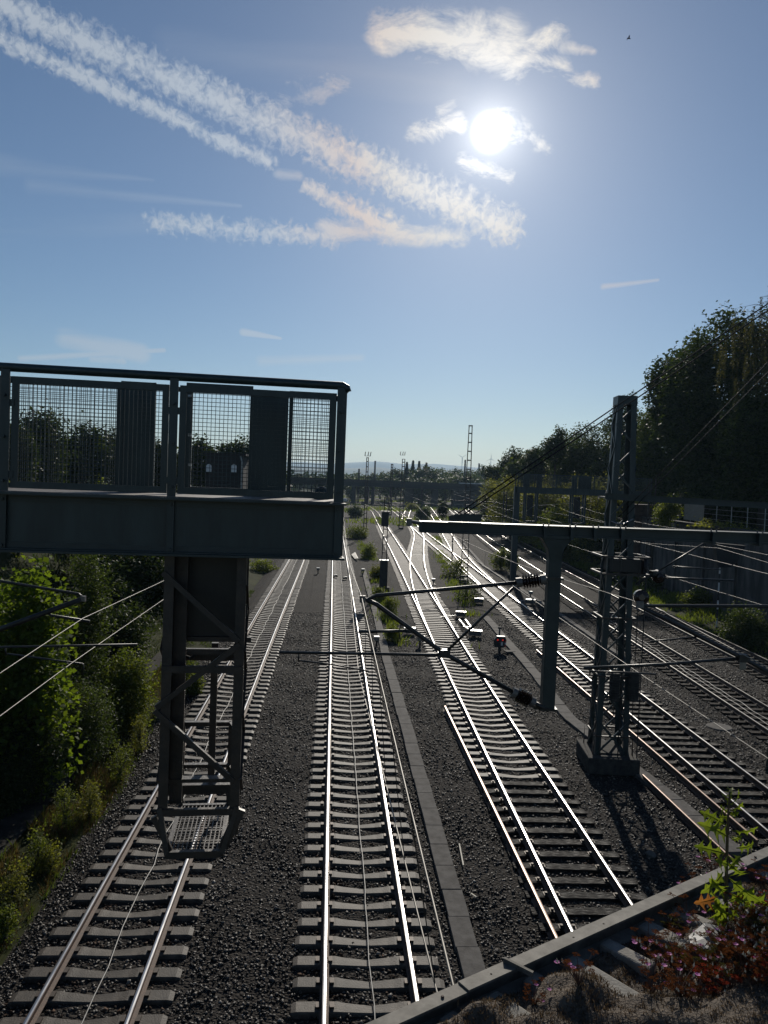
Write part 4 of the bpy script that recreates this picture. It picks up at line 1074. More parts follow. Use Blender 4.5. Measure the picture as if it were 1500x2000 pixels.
MB().bar((xa, FY + .6, zf), (xb, FY + .6, zf), 1.1, .05).build('walkway_floor', M['paint2'], fg)
for px0, px1 in ((1022, 1034), (1050, 1059), (1117, 1128), (1129, 1153)):
    a, b = Yp(px0, 940, FY + .9).x, Yp(px1, 940, FY + .9).x
    MB().bar(((a + b) / 2, FY + .9, zf), ((a + b) / 2, FY + .9, zf + 1.2), b - a, .05, up=(0, 1, 0)).build('screen_board', M['paint'], fg)
MB().bar((xa + .05, FY + .6, -.4), (xa + .05, FY + .6, zf), .5, .45, up=(0, 1, 0)).build('column', M['paint'], fg)
for px0, px1, pyb, lab in ((1028, 1051, 1018, 'dark service cage under the left part of the distant gantry'), (1120, 1145, 1022, 'dark service cage under the middle of the distant gantry')):
    a, b = Yp(px0, 960, FY).x, Yp(px1, 960, FY).x; zb_ = Yp(px0, pyb, FY).z
    c = thing('signal_cage', ((a + b) / 2, FY + .5, zf - .56), lab, 'signal cage')
    for x in (a, b):
        for n in (.2, 1.0): MB().bar((x, FY + n, zb_), (x, FY + n, zf - .56), .14, .14, up=(0, 1, 0)).build('leg', M['paint'], c)
    MB().box(((a * .55 + b * .45), FY + .6, (zf - .56) * .55 + zb_ * .45), ((b - a) * .5, .1, (zf - zb_) * .62)).build('signal_back_board', M['black'], c)
    m2 = MB(); z = zb_; k = 0
    while z < zf - 1: m2.bar((a if k % 2 else b, FY + .2, z), (b if k % 2 else a, FY + .2, z + .8), .05, .08, up=(0, 1, 0)); z += .8; k += 1
    m2.bar((a, FY + .2, zb_), (b, FY + .2, zb_), .06, .1); m2.build('lacing', M['paint'], c)
# stair tower at the wall end of that gantry
st = thing('access_ladder', (xb + .4, FY + .6, 0), 'upright access ladder at the wall end of the distant gantry', 'ladder')
for dx in (0, .6): MB().bar((xb + dx, FY + .6, -.2), (xb + dx, FY + .6, zf + 1.2), .09, .09, up=(0, 1, 0)).build('rail', M['rustpaint'], st)
m2 = MB()
for z in np.arange(.1, zf + 1.1, .34): m2.bar((xb, FY + .6, z), (xb + .6, FY + .6, z), .04, .04)
m2.build('rungs', M['rustpaint'], st)

# ------------------------------------------------------------------ retaining wall, fence
mb = MB(); r_ = random.Random(4)
y = -2.0
prof_y = []
while y < 73.9:
    L_ = min(r_.uniform(5.2, 6.0), 74.2 - y)
    mb.box((WALLX + r_.uniform(-.03, .03), y + L_ / 2, 2.55), (.55, L_ - .02, 6.6)); prof_y.append(y); y += L_
wl = mb.build('retaining_wall', M['wall'], origin=(WALLX, 60, 0)); tag(wl, 'tall dark stained retaining wall along the right side below the trees', 'retaining wall')
mb = MB(); mb.box((WALLX - .04, 36, 5.93), (.75, 76.4, .18)); mb.build('coping', M['darkconc'], wl)
for y in prof_y[1:]: MB().box((WALLX - .33, y, 2.6), (.25, .45, 6.5)).build('buttress', M['wall'], wl)
mb = MB(); mb.box((WALLX - .2, 75.0, 3.2), (1.5, 1.5, 7.6)); mb.box((WALLX - .2, 75.0, 7.06), (1.8, 1.8, .2))
tag(mb.build('brick_pillar', M['brick'], origin=(WALLX, 75, 0)), 'old brick pillar at the far end of the retaining wall', 'pillar')
fx = WALLX + 1.3
fe = thing('fence', (fx, 50, 6), 'wire fence with pale thin posts along the top of the retaining wall', 'fence')
for y in np.arange(30, 72, 2.6):
    MB().tube([(fx, y, 5.8), (fx, y, 7.75)], .035, 6).build('fence_post', M['galv'], fe)
m2 = MB()
for z in (6.4, 6.8, 7.2, 7.72): m2.tube([(fx, 28, z), (fx, 72, z)], .012 if z < 7.7 else .03, 5)
m2.build('fence_wire', M['galv'], fe)
MB().box((fx - .06, 65.6, 6.9), (.04, 4.2, 1.6)).build('pale_panel', M['tan'], fe)
# wall-side signal
p = Yp(1425, 1085, 47); sgw = thing('signal_mast', (p.x, 47, -.3), 'dark signal with slanted hood on a striped post in front of the retaining wall', 'signal')
for k in range(10): MB().tube([(p.x - .55, 47, -.3 + .55 * k), (p.x - .55, 47, .25 + .55 * k)], .05, 8).build('post', M['white'] if k % 2 else M['tubegrey'], sgw)
mb = MB(); pr = [(-1.0, .75), (.9, .65), (.1, -.7), (-.75, -.75)]
vs = [(p.x + x, 46.8, p.z + z) for x, z in pr] + [(p.x + x, 47.3, p.z + z) for x, z in pr]
mb.add(vs, [(0, 1, 2, 3), (7, 6, 5, 4), (0, 4, 5, 1), (1, 5, 6, 2), (2, 6, 7, 3), (3, 7, 4, 0)]); mb.build('signal_case', M['black'], sgw)

# ------------------------------------------------------------------ far bridge
BYY = 290
br = thing('road_bridge', (8, BYY, 0), 'long low dark road bridge crossing the tracks in the distance', 'bridge')
zbt = Yp(800, 942, BYY).z; zbb = Yp(800, 954, BYY).z
MB().box((10, BYY + 5, (zbt + zbb) / 2), (110, 11, zbt - zbb - .25), R(-2)).build('deck', M['hut'], br)
MB().box((10, BYY - .7, zbt - .3), (110, .3, 1.1), R(-2)).build('parapet', M['darkconc'], br)
m2 = MB()
for x in np.arange(-44, 64, 3.0): m2.box((x, BYY - .7 - (x - 10) * math.tan(R(2)), zbt + .65), (.1, .1, .9))
m2.bar((-45, BYY - .7 + 55 * math.tan(R(2)), zbt + 1.1), (65, BYY - .7 - 55 * math.tan(R(2)), zbt + 1.1), .08, .08); m2.build('railing', M['tubegrey'], br)
for px, w in ((690, 1.4), (716, 1.5), (728, 1.2), (800, 3.0)):
    x = Yp(px, 965, BYY).x; MB().box((x, BYY + 5, zbb / 2 - .3), (w, 9, zbb + .6)).build('pier', M['darkconc'], br)
for px0, px1 in ((845, 856), (886, 985)):
    a, b = Yp(px0, 965, BYY).x, Yp(px1, 965, BYY).x; MB().box(((a + b) / 2, BYY + 5.2, zbb / 2 - .3), (b - a, 10, zbb + .6)).build('abutment', M['darkconc'], br)
p = Yp(924, 948, 300); mb = MB(); mb.box((p.x, 305, p.z - 1.2), (9, 8, 3.6)); mb.box((p.x, 305, p.z + .7), (9.6, 8.6, .3))
tag(mb.build('white_shed', M['white'], origin=(p.x, 305, p.z - 3)), 'small white flat-roofed shed behind the far bridge, right of the tall ladder mast', 'shed')

# dark hut on the left bank
hy = 58; a, b = Yp(399, 950, hy), Yp(478, 890, hy)
hz = gz1((a.x + b.x) / 2, hy); ht = b.z
h = thing('lineside_hut', ((a.x + b.x) / 2, hy, hz), 'small black hut with two pale arched windows behind the gantry railing', 'hut')
hx, hw = (a.x + b.x) / 2, (b.x - a.x)
MB().box((hx, hy + 1.3, (min(hz, a.z) - .5 + ht) / 2), (hw * .92, 2.6, ht - min(hz, a.z) + .5)).build('wall', M['hut'], h)
MB().box((hx, hy + 1.3, ht + .06), (hw * 1.08, 3.0, .14)).build('roof', M['hut'], h)
for px in (408, 457):
    c = Yp(px, 914, hy); mb = MB(); pr = [(-.20, -.32), (.20, -.32), (.20, .1)] + [(.2 * math.cos(t), .1 + .2 * math.sin(t)) for t in np.linspace(.3, math.pi - .3, 6)] + [(-.2, .1)]
    mb.add([(c.x + x, hy - .02, c.z + z) for x, z in pr], [tuple(range(len(pr)))]); w_ = mb.build('window', M['pane'], h)
    MB().box((c.x, hy - .05, c.z - .36), (.5, .1, .06)).build('sill', M['darkconc'], w_)
MB().tube([(hx + hw * .40, hy - .08, ht - .05), (hx + hw * .44, hy - .08, ht - .5), (hx + hw * .44, hy - .08, hz)], .06, 8).build('downpipe', M['galv'], h)

# ------------------------------------------------------------------ vegetation
def leaves(P, size, rng, up=.35, aspect=.6, droop=0.0):
    n = len(P)
    d = rng.normal(size=(n, 3)); d[:, 2] = d[:, 2] * .5 - droop; d /= np.linalg.norm(d, axis=1)[:, None]
    nr_ = rng.normal(size=(n, 3)); nr_[:, 2] += up * 3; sd = np.cross(d, nr_); sd /= np.linalg.norm(sd, axis=1)[:, None] + 1e-9
    L_ = size * rng.uniform(.6, 1.25, (n, 1)); W_ = L_ * aspect * rng.uniform(.75, 1.15, (n, 1))
    nn = np.cross(sd, d)
    a = P - d * L_ * .5; b = P + sd * W_ * .5 + nn * W_ * .12; c = P + d * L_ * .5; e = P - sd * W_ * .5 + nn * W_ * .12
    V = np.stack([a, b, c, e], 1).reshape(-1, 3)
    F_ = np.arange(n * 4).reshape(-1, 4)
    return V, F_
def crown_pts(rng, blobs, n, clump=.35, per=9, shell=.55, seed=0):
    vol = np.array([(b[3] * b[4] * b[5]) ** .67 for b in blobs]); vol /= vol.sum()
    out = []
    k = max(1, n // per)
    ch = rng.choice(len(blobs), k, p=vol)
    B = np.array(blobs)[ch]
    d = rng.normal(size=(k, 3)); d /= np.linalg.norm(d, axis=1)[:, None]
    rad = shell + (1.04 - shell) * rng.random(k) ** .6
    rad = rad * (1 + .16 * sines(d * 3.1 + ch[:, None] * 1.7, seed, 1.6))
    cc = B[:, :3] + d * rad[:, None] * B[:, 3:6]
    P = np.repeat(cc, per, 0) + rng.normal(0, clump, (k * per, 3))
    return P
def blobset(rng, c, rx, ry, rz_, nb):
    bl = [(c[0], c[1], c[2], rx * .72, ry * .72, rz_ * .78)]
    for i in range(nb):
        d = rng.normal(size=3); d /= np.linalg.norm(d)
        f_ = rng.uniform(.5, .78); s = rng.uniform(.30, .5)
        bl.append((c[0] + d[0] * rx * f_, c[1] + d[1] * ry * f_, c[2] + d[2] * rz_ * f_, rx * s, ry * s, rz_ * s))
    return bl
def foliage(name, root, P, size, rng, m, **kw):
    V, F_ = leaves(P, size, rng, **kw)
    return link(name, np_mesh(name, V, F_), M[m], root)
def tree(px, py, Y, rpx, rpz, label, m='leaf_dark', n=9000, size=.26, name='broadleaf_tree', cat='tree', group=None, nb=14, seed=0, x_off=0, trunk=True, clump=.3, zbase=None, depth=.9, **kw):
    rng = np.random.default_rng(seed + int(px * 7 + py * 13 + Y * 3))
    c = Yp(px, py, Y); k = Y / FPX
    rx, rz_ = rpx * k, rpz * k; ry = rx * depth
    gb = gz1(c.x, Y) if zbase is None else zbase
    if not trunk and c.z - rz_ > gb - .1 and zbase is None:
        t_ = c.z + rz_; r0 = rz_; c.z = (t_ + gb) / 2 - .1; rz_ = (t_ - gb) / 2 + .1; n = int(n * min(2.2, rz_ / r0)); nb = int(nb * min(1.8, rz_ / r0))
    root = thing(name, (c.x, Y, gb), label, cat, group)
    bl = blobset(rng, (c.x, Y, c.z), rx, ry, rz_, nb)
    P = crown_pts(rng, bl, n, clump, seed=seed)
    P = P[P[:, 2] > gb - .05]
    foliage('crown' if trunk else 'foliage', root, P, size, rng, m, **kw)
    mb = MB()
    bz_ = min(c.z - rz_ * .2, c.z)
    tr_ = max(.05, min(.35, rx * .06))
    if bz_ > gb:
        mb.tube([(c.x, Y, gb - .3), (c.x + .1 * rx * .3, Y, (gb + bz_) / 2), (c.x, Y, bz_)], [tr_ * 1.25, tr_, tr_ * .75], 8)
        for b in bl[1:8]: mb.tube([(c.x, Y, gb + (bz_ - gb) * rng.uniform(.5, 1)), ((c.x + b[0]) / 2, (Y + b[1]) / 2, (bz_ + b[2]) / 2 - .05), b[:3]], [tr_ * .5, tr_ * .3, tr_ * .12], 6)
        mb.build('trunk' if trunk else 'stem', M['bark'], root, smooth=True)
    return root
GR = 'big trees above the retaining wall'
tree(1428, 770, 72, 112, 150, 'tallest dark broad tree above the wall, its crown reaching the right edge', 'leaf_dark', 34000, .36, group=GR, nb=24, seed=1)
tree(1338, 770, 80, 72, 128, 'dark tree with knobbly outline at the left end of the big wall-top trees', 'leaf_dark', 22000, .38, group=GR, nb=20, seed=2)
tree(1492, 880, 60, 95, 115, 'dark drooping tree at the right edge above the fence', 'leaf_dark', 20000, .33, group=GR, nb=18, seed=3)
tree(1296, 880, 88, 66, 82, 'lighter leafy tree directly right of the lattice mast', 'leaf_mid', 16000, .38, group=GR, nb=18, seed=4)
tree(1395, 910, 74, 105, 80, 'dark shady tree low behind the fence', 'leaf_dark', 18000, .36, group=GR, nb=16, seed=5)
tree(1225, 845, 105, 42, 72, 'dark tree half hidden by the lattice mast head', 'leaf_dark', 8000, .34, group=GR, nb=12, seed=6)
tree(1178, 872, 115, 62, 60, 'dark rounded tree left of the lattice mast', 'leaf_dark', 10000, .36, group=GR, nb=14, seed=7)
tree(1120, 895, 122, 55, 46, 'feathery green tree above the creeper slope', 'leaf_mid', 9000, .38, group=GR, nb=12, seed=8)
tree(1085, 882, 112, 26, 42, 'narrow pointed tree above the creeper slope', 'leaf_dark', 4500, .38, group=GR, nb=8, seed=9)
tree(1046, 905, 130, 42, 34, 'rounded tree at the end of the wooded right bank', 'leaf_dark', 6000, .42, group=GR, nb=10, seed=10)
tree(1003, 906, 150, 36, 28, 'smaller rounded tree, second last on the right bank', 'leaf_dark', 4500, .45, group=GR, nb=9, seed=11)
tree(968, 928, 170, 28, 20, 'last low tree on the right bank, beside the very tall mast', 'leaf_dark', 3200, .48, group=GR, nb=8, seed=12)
for px, py, Y, rx_, rz_, m, lab in ((1250, 905, 96, 62, 80, 'leaf_dark', 'dense dark tree right behind the lattice mast shaft'), (1212, 912, 108, 58, 56, 'leaf_dark', 'dense dark tree between creeper mound and lattice mast'),
                                (1150, 915, 120, 62, 42, 'leaf_mid', 'dense green tree in the row above the creeper mound'), (1098, 918, 130, 52, 36, 'leaf_dark', 'dense low tree behind the narrow pointed tree'),
                                (1355, 935, 84, 95, 72, 'leaf_dark', 'dark undergrowth tree filling the gap left of the fence'), (1450, 940, 76, 100, 78, 'leaf_dark', 'dark undergrowth tree behind the right half of the fence'),
                                (1300, 950, 92, 70, 52, 'leaf_dark', 'low dark undergrowth tree above the brick pillar'), (1024, 928, 140, 46, 26, 'leaf_mid', 'low green tree above the light creeper mound'),
                                (1400, 985, 70, 110, 36, 'leaf_dark', 'dark hedge-like undergrowth directly behind the fence wires'), (1500, 990, 64, 70, 40, 'leaf_dark', 'dark hedge-like undergrowth at the right edge behind the fence')):
    tree(px, py, Y, rx_, rz_, lab, m, 11000, Y * .0042, group=GR, nb=14, seed=60, clump=.4)
# weeping birch at the right edge
bc = Yp(1525, 640, 60); rng = np.random.default_rng(77)
bi = thing('weeping_birch', (bc.x, 60, gz1(bc.x, 60)), 'weeping birch with hanging strands against the sky at the right edge', 'tree', GR)
P = []; mb = MB()
mb.tube([(bc.x, 60, 6), (bc.x - .3, 60, 12), (bc.x - .5, 60, bc.z + 2.6)], [.25, .16, .05], 8)
for k in range(190):
    a = rng.uniform(0, 6.28); rr = rng.uniform(.3, 4.4) ; z0 = bc.z + 3.6 - .42 * rr - rng.uniform(0, 6.5)
    x0, y0 = bc.x - .5 + rr * math.cos(a), 60 + rr * math.sin(a)
    L_ = rng.uniform(1.0, 3.2)
    mb.tube([(bc.x - .4, 60, z0 - .6), ((bc.x + x0) / 2 - .2, (60 + y0) / 2, z0 + .15), (x0, y0, z0), (x0 + .05, y0, z0 - L_)], [.03, .018, .012, .005], 4)
    m_ = int(L_ * 34); t = rng.random(m_); P.append(np.stack([x0 + rng.normal(0, .07, m_), y0 + rng.normal(0, .07, m_), z0 - L_ * t], 1))
foliage('crown', bi, np.concatenate(P), .14, rng, 'leaf_birch', droop=.6); mb.build('trunk', M['bark'], bi)
GS = 'creeper-covered shrubs on the right bank'
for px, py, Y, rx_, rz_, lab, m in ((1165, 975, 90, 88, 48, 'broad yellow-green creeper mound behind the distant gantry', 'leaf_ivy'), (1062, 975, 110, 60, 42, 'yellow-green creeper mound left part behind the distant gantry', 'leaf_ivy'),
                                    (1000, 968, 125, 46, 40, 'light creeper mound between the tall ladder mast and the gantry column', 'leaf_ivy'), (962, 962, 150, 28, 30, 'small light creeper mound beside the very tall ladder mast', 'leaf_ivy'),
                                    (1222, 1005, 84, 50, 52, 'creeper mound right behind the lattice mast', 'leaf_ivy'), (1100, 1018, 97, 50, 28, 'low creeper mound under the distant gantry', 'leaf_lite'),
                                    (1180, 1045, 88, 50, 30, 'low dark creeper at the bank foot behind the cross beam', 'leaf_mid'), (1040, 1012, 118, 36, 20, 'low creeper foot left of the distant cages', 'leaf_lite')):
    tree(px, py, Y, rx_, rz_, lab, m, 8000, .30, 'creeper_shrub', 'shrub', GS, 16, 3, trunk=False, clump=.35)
tree(1302, 1002, 63, 26, 28, 'sunlit bush hanging over the wall top right of the brick pillar', 'leaf_lite', 3500, .20, 'bush', 'bush', None, 10, 4, trunk=False, clump=.2, zbase=5.2)
tree(1405, 1035, 57, 80, 14, 'low dry scrub on the wall top below the fence', 'leaf_ivy', 3500, .2, 'bush', 'bush', None, 12, 5, trunk=False, clump=.2, zbase=6.0)
tree(1455, 1215, 45, 50, 28, 'leafy scrub at the wall foot near the right edge', 'leaf_mid', 5000, .16, 'bush', 'bush', None, 12, 6, trunk=False, clump=.18)
tree(1360, 1165, 58, 34, 16, 'sunlit scrub at the wall foot behind the arm tubes', 'leaf_lite', 2600, .16, 'bush', 'bush', None, 10, 7, trunk=False, clump=.16)
tree(1275, 1140, 68, 24, 18, 'dark green scrub at the wall foot beside the lattice mast', 'leaf_mid', 2200, .18, 'bush', 'bush', None, 10, 8, trunk=False, clump=.16)
tree(1480, 1190, 52, 60, 40, 'dark scrub below the right end of the wall', 'leaf_dark', 4000, .18, 'bush', 'bush', None, 12, 9, trunk=False, clump=.2)
# left bank
GLf = 'trees on the left bank behind the gantry'
tree(72, 890, 50, 58, 82, 'tallest loose tree behind the left mesh panel', 'leaf_dark', 8000, .3, group=GLf, nb=16, seed=1, clump=.35)
tree(160, 905, 58, 62, 62, 'dark tree behind the middle of the left mesh panel', 'leaf_dark', 8000, .32, group=GLf, nb=14, seed=2)
tree(222, 905, 62, 40, 58, 'dark tree at the right side of the left mesh panel', 'leaf_dark', 6000, .32, group=GLf, nb=12, seed=3)
tree(20, 905, 44, 44, 70, 'dark tree at the left edge behind the gantry mesh', 'leaf_dark', 6500, .28, group=GLf, nb=12, seed=4)
tree(318, 915, 66, 52, 62, 'dark tree behind the railing posts in the middle of the gantry', 'leaf_dark', 7000, .34, group=GLf, nb=12, seed=5)
tree(392, 905, 76, 36, 48, 'tree left above the black hut', 'leaf_dark', 5500, .36, group=GLf, nb=10, seed=6)
tree(458, 912, 84, 44, 54, 'rounded tree directly behind the black hut', 'leaf_dark', 6500, .36, group=GLf, nb=10, seed=7)
tree(520, 945, 110, 40, 30, 'low tree right of the black hut behind the screen board', 'leaf_mid', 4000, .4, group=GLf, nb=10, seed=8)
tree(38, 958, 33, 34, 22, 'sunlit low bush at the lower left of the gantry mesh', 'leaf_lite', 3000, .15, 'bush', 'bush', None, 9, 9, trunk=False, clump=.14)
tree(205, 955, 38, 34, 26, 'sunlit low bush behind the lower right of the left mesh panel', 'leaf_lite', 3000, .16, 'bush', 'bush', None, 9, 10, trunk=False, clump=.14)
GB_ = 'bushes on the left bank below the gantry'
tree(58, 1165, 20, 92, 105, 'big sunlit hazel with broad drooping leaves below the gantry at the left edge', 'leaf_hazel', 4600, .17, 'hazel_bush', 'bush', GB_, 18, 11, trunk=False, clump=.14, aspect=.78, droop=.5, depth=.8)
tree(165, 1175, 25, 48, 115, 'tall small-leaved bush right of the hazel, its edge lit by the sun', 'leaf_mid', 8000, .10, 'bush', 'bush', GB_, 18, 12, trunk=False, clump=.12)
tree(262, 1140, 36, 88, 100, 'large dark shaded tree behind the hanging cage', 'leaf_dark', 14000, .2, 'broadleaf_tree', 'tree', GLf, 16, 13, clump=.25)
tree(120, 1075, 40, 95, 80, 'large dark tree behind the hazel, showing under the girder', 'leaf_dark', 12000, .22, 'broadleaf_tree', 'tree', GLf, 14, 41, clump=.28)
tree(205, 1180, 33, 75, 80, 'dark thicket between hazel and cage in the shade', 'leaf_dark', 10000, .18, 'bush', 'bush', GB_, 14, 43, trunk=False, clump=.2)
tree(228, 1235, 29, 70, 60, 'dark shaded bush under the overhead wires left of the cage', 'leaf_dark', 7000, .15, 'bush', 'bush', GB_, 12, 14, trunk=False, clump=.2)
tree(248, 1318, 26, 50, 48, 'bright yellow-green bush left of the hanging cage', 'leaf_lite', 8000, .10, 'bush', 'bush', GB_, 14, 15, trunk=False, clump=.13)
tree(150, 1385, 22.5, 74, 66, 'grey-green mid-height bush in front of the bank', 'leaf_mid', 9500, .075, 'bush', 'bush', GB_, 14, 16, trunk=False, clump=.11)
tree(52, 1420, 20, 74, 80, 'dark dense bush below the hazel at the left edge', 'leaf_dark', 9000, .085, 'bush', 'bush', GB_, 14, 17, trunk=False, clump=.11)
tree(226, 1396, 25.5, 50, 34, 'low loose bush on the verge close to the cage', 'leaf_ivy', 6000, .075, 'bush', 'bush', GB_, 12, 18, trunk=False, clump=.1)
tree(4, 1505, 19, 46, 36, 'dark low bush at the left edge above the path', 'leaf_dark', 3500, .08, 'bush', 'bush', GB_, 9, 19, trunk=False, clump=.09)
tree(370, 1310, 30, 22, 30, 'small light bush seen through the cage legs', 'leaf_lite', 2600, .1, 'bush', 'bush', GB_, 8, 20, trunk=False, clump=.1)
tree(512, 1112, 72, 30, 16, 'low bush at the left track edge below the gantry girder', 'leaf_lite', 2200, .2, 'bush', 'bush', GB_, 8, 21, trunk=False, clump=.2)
tree(600, 985, 170, 60, 14, 'hazy low bushes in the lowland behind the gantry end', 'leaf_mid', 3000, .5, 'bush', 'bush', None, 10, 22, trunk=False, clump=.5)
for i, (px, py, rx_, rz_, lab) in enumerate(((128, 1560, 24, 34, 'small yellow-green weed bush on the verge level with the cage foot'), (176, 1545, 22, 26, 'low yellow-green weed bush on the ballast edge left of the cage'), (72, 1640, 26, 34, 'weed bush on the verge halfway down the left edge'),
                                             (28, 1700, 30, 40, 'leafy weed bush near the lower left edge'), (236, 1470, 24, 26, 'small loose weed bush beside the ballast under the low bush'), (100, 1655, 20, 18, 'tiny weed bush on the ballast edge in the lower left'), (10, 1790, 20, 24, 'lowest weed bush at the left edge'), (275, 1420, 16, 22, 'small pale weed bush close to the cage leg'))):
    Yv_ = 12570 / max(60, (py + rz_ * .8 - 918)); Yv_ = min(Yv_, 26)
    tree(px, py, Yv_, rx_, rz_, lab, 'leaf_ivy' if i % 2 else 'leaf_lite', 900, .055, 'weed_bush', 'weed', 'weed bushes along the left ballast edge', 8, 70 + i, trunk=False, clump=.07)
# shrubs among the tracks
GT = 'shrubs growing between the tracks'
for i, (px, py, Y, rx_, rz_, m, lab) in enumerate((
        (722, 1082, 86, 17, 25, 'leaf_lite', 'bright shrub in the strip right of the gantry end'), (700, 1040, 115, 22, 20, 'leaf_lite', 'rounded shrub farther up the strip beside the gantry end'),
        (738, 1118, 68, 15, 16, 'leaf_ivy', 'brownish shrub next to the signal base'), (742, 1165, 55, 15, 18, 'leaf_lite', 'small weedy shrub just below the signal base'),
        (762, 1188, 49, 17, 20, 'leaf_lite', 'leafy shrub under the tip of the cantilever arm'), (766, 1243, 41.5, 17, 20, 'leaf_lite', 'shrub beside the left trough below the cantilever arm'),
        (886, 1118, 72, 27, 26, 'leaf_lite', 'sunlit shrub between the two switches'), (912, 1162, 57, 32, 36, 'leaf_mid', 'largest dark shrub between the two switches'),
        (978, 1098, 79, 18, 28, 'leaf_lite', 'shrub at the foot of the slim ladder mast'), (828, 1003, 185, 14, 14, 'leaf_mid', 'dark shrub at the far junction mast'),
        (806, 996, 240, 14, 9, 'leaf_ivy', 'small shrub in the far fork'), (694, 1000, 180, 16, 14, 'leaf_mid', 'far dark shrub beside the gantry end'),
        (865, 1000, 150, 10, 14, 'leaf_dark', 'dark small shrub above the cross beam bracket'), (1000, 1098, 76, 12, 20, 'leaf_mid', 'small shrub behind the far gantry column'))):
    tree(px, py, Y, rx_, rz_, lab, m, 2600, max(.09, Y * .0022), 'shrub', 'shrub', GT, 9, 30 + i, trunk=False, clump=max(.08, Y * .002), zbase=-.25)

# far wood behind the bridge
def far_protos():
    out = []
    for k, (nb, m) in enumerate(((12, 'leaf_dark'), (14, 'leaf_mid'), (10, 'leaf_dark'))):
        rng = np.random.default_rng(200 + k)
        V, F_ = leaves(crown_pts(rng, blobset(rng, (0, 0, 8), 5, 5, 6.2, nb), 4200, .5, seed=k), .75, rng)
        me = np_mesh('crown', V, F_); me.materials.append(M[m])
        mb = MB().tube([(0, 0, -.5), (0, 0, 8)], [.4, .2], 6); mt = mb.mesh('trunk'); mt.materials.append(M['bark'])
        out.append((me, mt))
    rng = np.random.default_rng(300); n = 4200; t = rng.random(n) ** .8; a = rng.uniform(0, 6.28, n); lay = np.floor(t * 9) / 9; rr = (1 - lay) * 3.4 * rng.uniform(.35, 1, n) * (1 - .6 * (t * 9 % 1)) + .1
    V, F_ = leaves(np.stack([rr * np.cos(a), rr * np.sin(a), 2 + t * 15], 1), .6, rng, droop=.3); me = np_mesh('crown', V, F_); me.materials.append(M['conifer'])
    mb = MB().tube([(0, 0, -.5), (0, 0, 15)], [.35, .05], 6); mt = mb.mesh('trunk'); mt.materials.append(M['bark']); out.append((me, mt))
    return out
FP = far_protos()
def far_tree(px, pyt, Y, k, label, group, wide=1.0):
    p = Yp(px, pyt, Y); me, mt = FP[k]
    h = (p.z + .5) / (14.2 if k < 3 else 17.2)
    r_ = thing('conifer' if k == 3 else 'broadleaf_tree', (p.x, Y, -.5), label, 'tree', group)
    for nm, d_ in (('crown', me), ('trunk', mt)):
        o = bpy.data.objects.new(nm, d_); C.objects.link(o); o.parent = r_; OFF[o] = OFF[r_]
    r_.scale = (h * wide, h * wide, h); r_.rotation_euler = (0, 0, px * .7)
GF = 'trees in the wood behind the far bridge'
for i, (px, pt, w) in enumerate(((688, 924, 1.1), (706, 921, 1.0), (724, 925, 1.2), (742, 922, 1.1), (758, 920, 1.1), (775, 916, 1.1), (793, 912, 1.1), (812, 914, 1.2), (830, 911, 1.2), (850, 914, 1.2), (868, 913, 1.2), (886, 915, 1.1), (903, 917, 1.1), (922, 916, 1.1), (940, 914, 1.1), (957, 915, 1.1), (715, 932, 1.5), (765, 930, 1.5), (820, 927, 1.6), (872, 928, 1.6), (915, 929, 1.6), (640, 926, 1.3), (612, 928, 1.3), (585, 926, 1.2))):
    far_tree(px, pt, 340 + 37 * ((i * 5) % 4) if i < 16 else (318 if i < 21 else 420), i % 3, 'hazy leafy tree in the wood behind the far bridge', GF, w)
for px, pt in ((795, 902), (807, 899), (819, 900), (833, 903)): far_tree(px, pt, 372, 3, 'pointed conifer standing above the wood behind the far bridge', 'conifers above the far wood', 1.0)

# far plain wood mass and hills
def ridge(name, y, x0, x1, zf, depth, m, seed, kind='structure', lab=None):
    xs_ = np.linspace(x0, x1, 160); rows = []
    for k, t in enumerate((0, .25, .5, 1.0, 2.2)):
        hgt = zf(xs_) * (0, .45, .78, 1, .2)[k] + (sines(np.stack([xs_ / depth * 3, np.full_like(xs_, k)], 1), seed + k, 2.0) * zf(xs_) * .05 if k else 0)
        rows.append(np.stack([xs_, np.full_like(xs_, y + depth * t), hgt - 1], 1))
    V = np.concatenate(rows); n = len(xs_); idx = np.arange(5 * n).reshape(5, n)
    F_ = np.stack([idx[:-1, :-1], idx[:-1, 1:], idx[1:, 1:], idx[1:, :-1]], -1).reshape(-1, 4)
    o = link(name, np_mesh(name, V, F_), M[m], smooth=True); tag(o, lab, kind=kind)
def zr(Y, pts): 
    ps = [Yp(px, py, Y) for px, py in pts]; X_ = [p.x for p in ps]; Z_ = [p.z for p in ps]
    return lambda x: np.interp(x, X_, Z_)
ridge('hills', 5600, -6500, 4500, zr(6600, [(-300, 890), (300, 893), (560, 901), (640, 905), (690, 903), (735, 900), (790, 907), (850, 906), (900, 910), (960, 914), (1100, 920), (1600, 938)]), 1000, 'hill', 3)
ridge('hills', 3400, -4200, 3200, zr(3900, [(-300, 905), (500, 911), (680, 915), (740, 913), (800, 919), (900, 917), (1000, 921), (1500, 940)]), 500, 'hill', 9)
# distant wood strip
def wood_strip():
    rng = np.random.default_rng(5); n = 9000
    X_ = rng.uniform(-420, 420, n); Y_ = rng.uniform(520, 1500, n); X_ = X_ * (Y_ / 800)
    Z_ = rng.uniform(0, 1, n) ** .6 * (11 + 4 * sines(np.stack([X_, Y_], 1), 8, .02))
    V, F_ = leaves(np.stack([X_, Y_, Z_], 1), 7.5, rng, aspect=.8)
    tag(link('far_wood', np_mesh('far_wood', V, F_), M['leaf_dark']), 'hazy blue-green woods on the plain before the hills', 'wood', kind='stuff')
wood_strip()
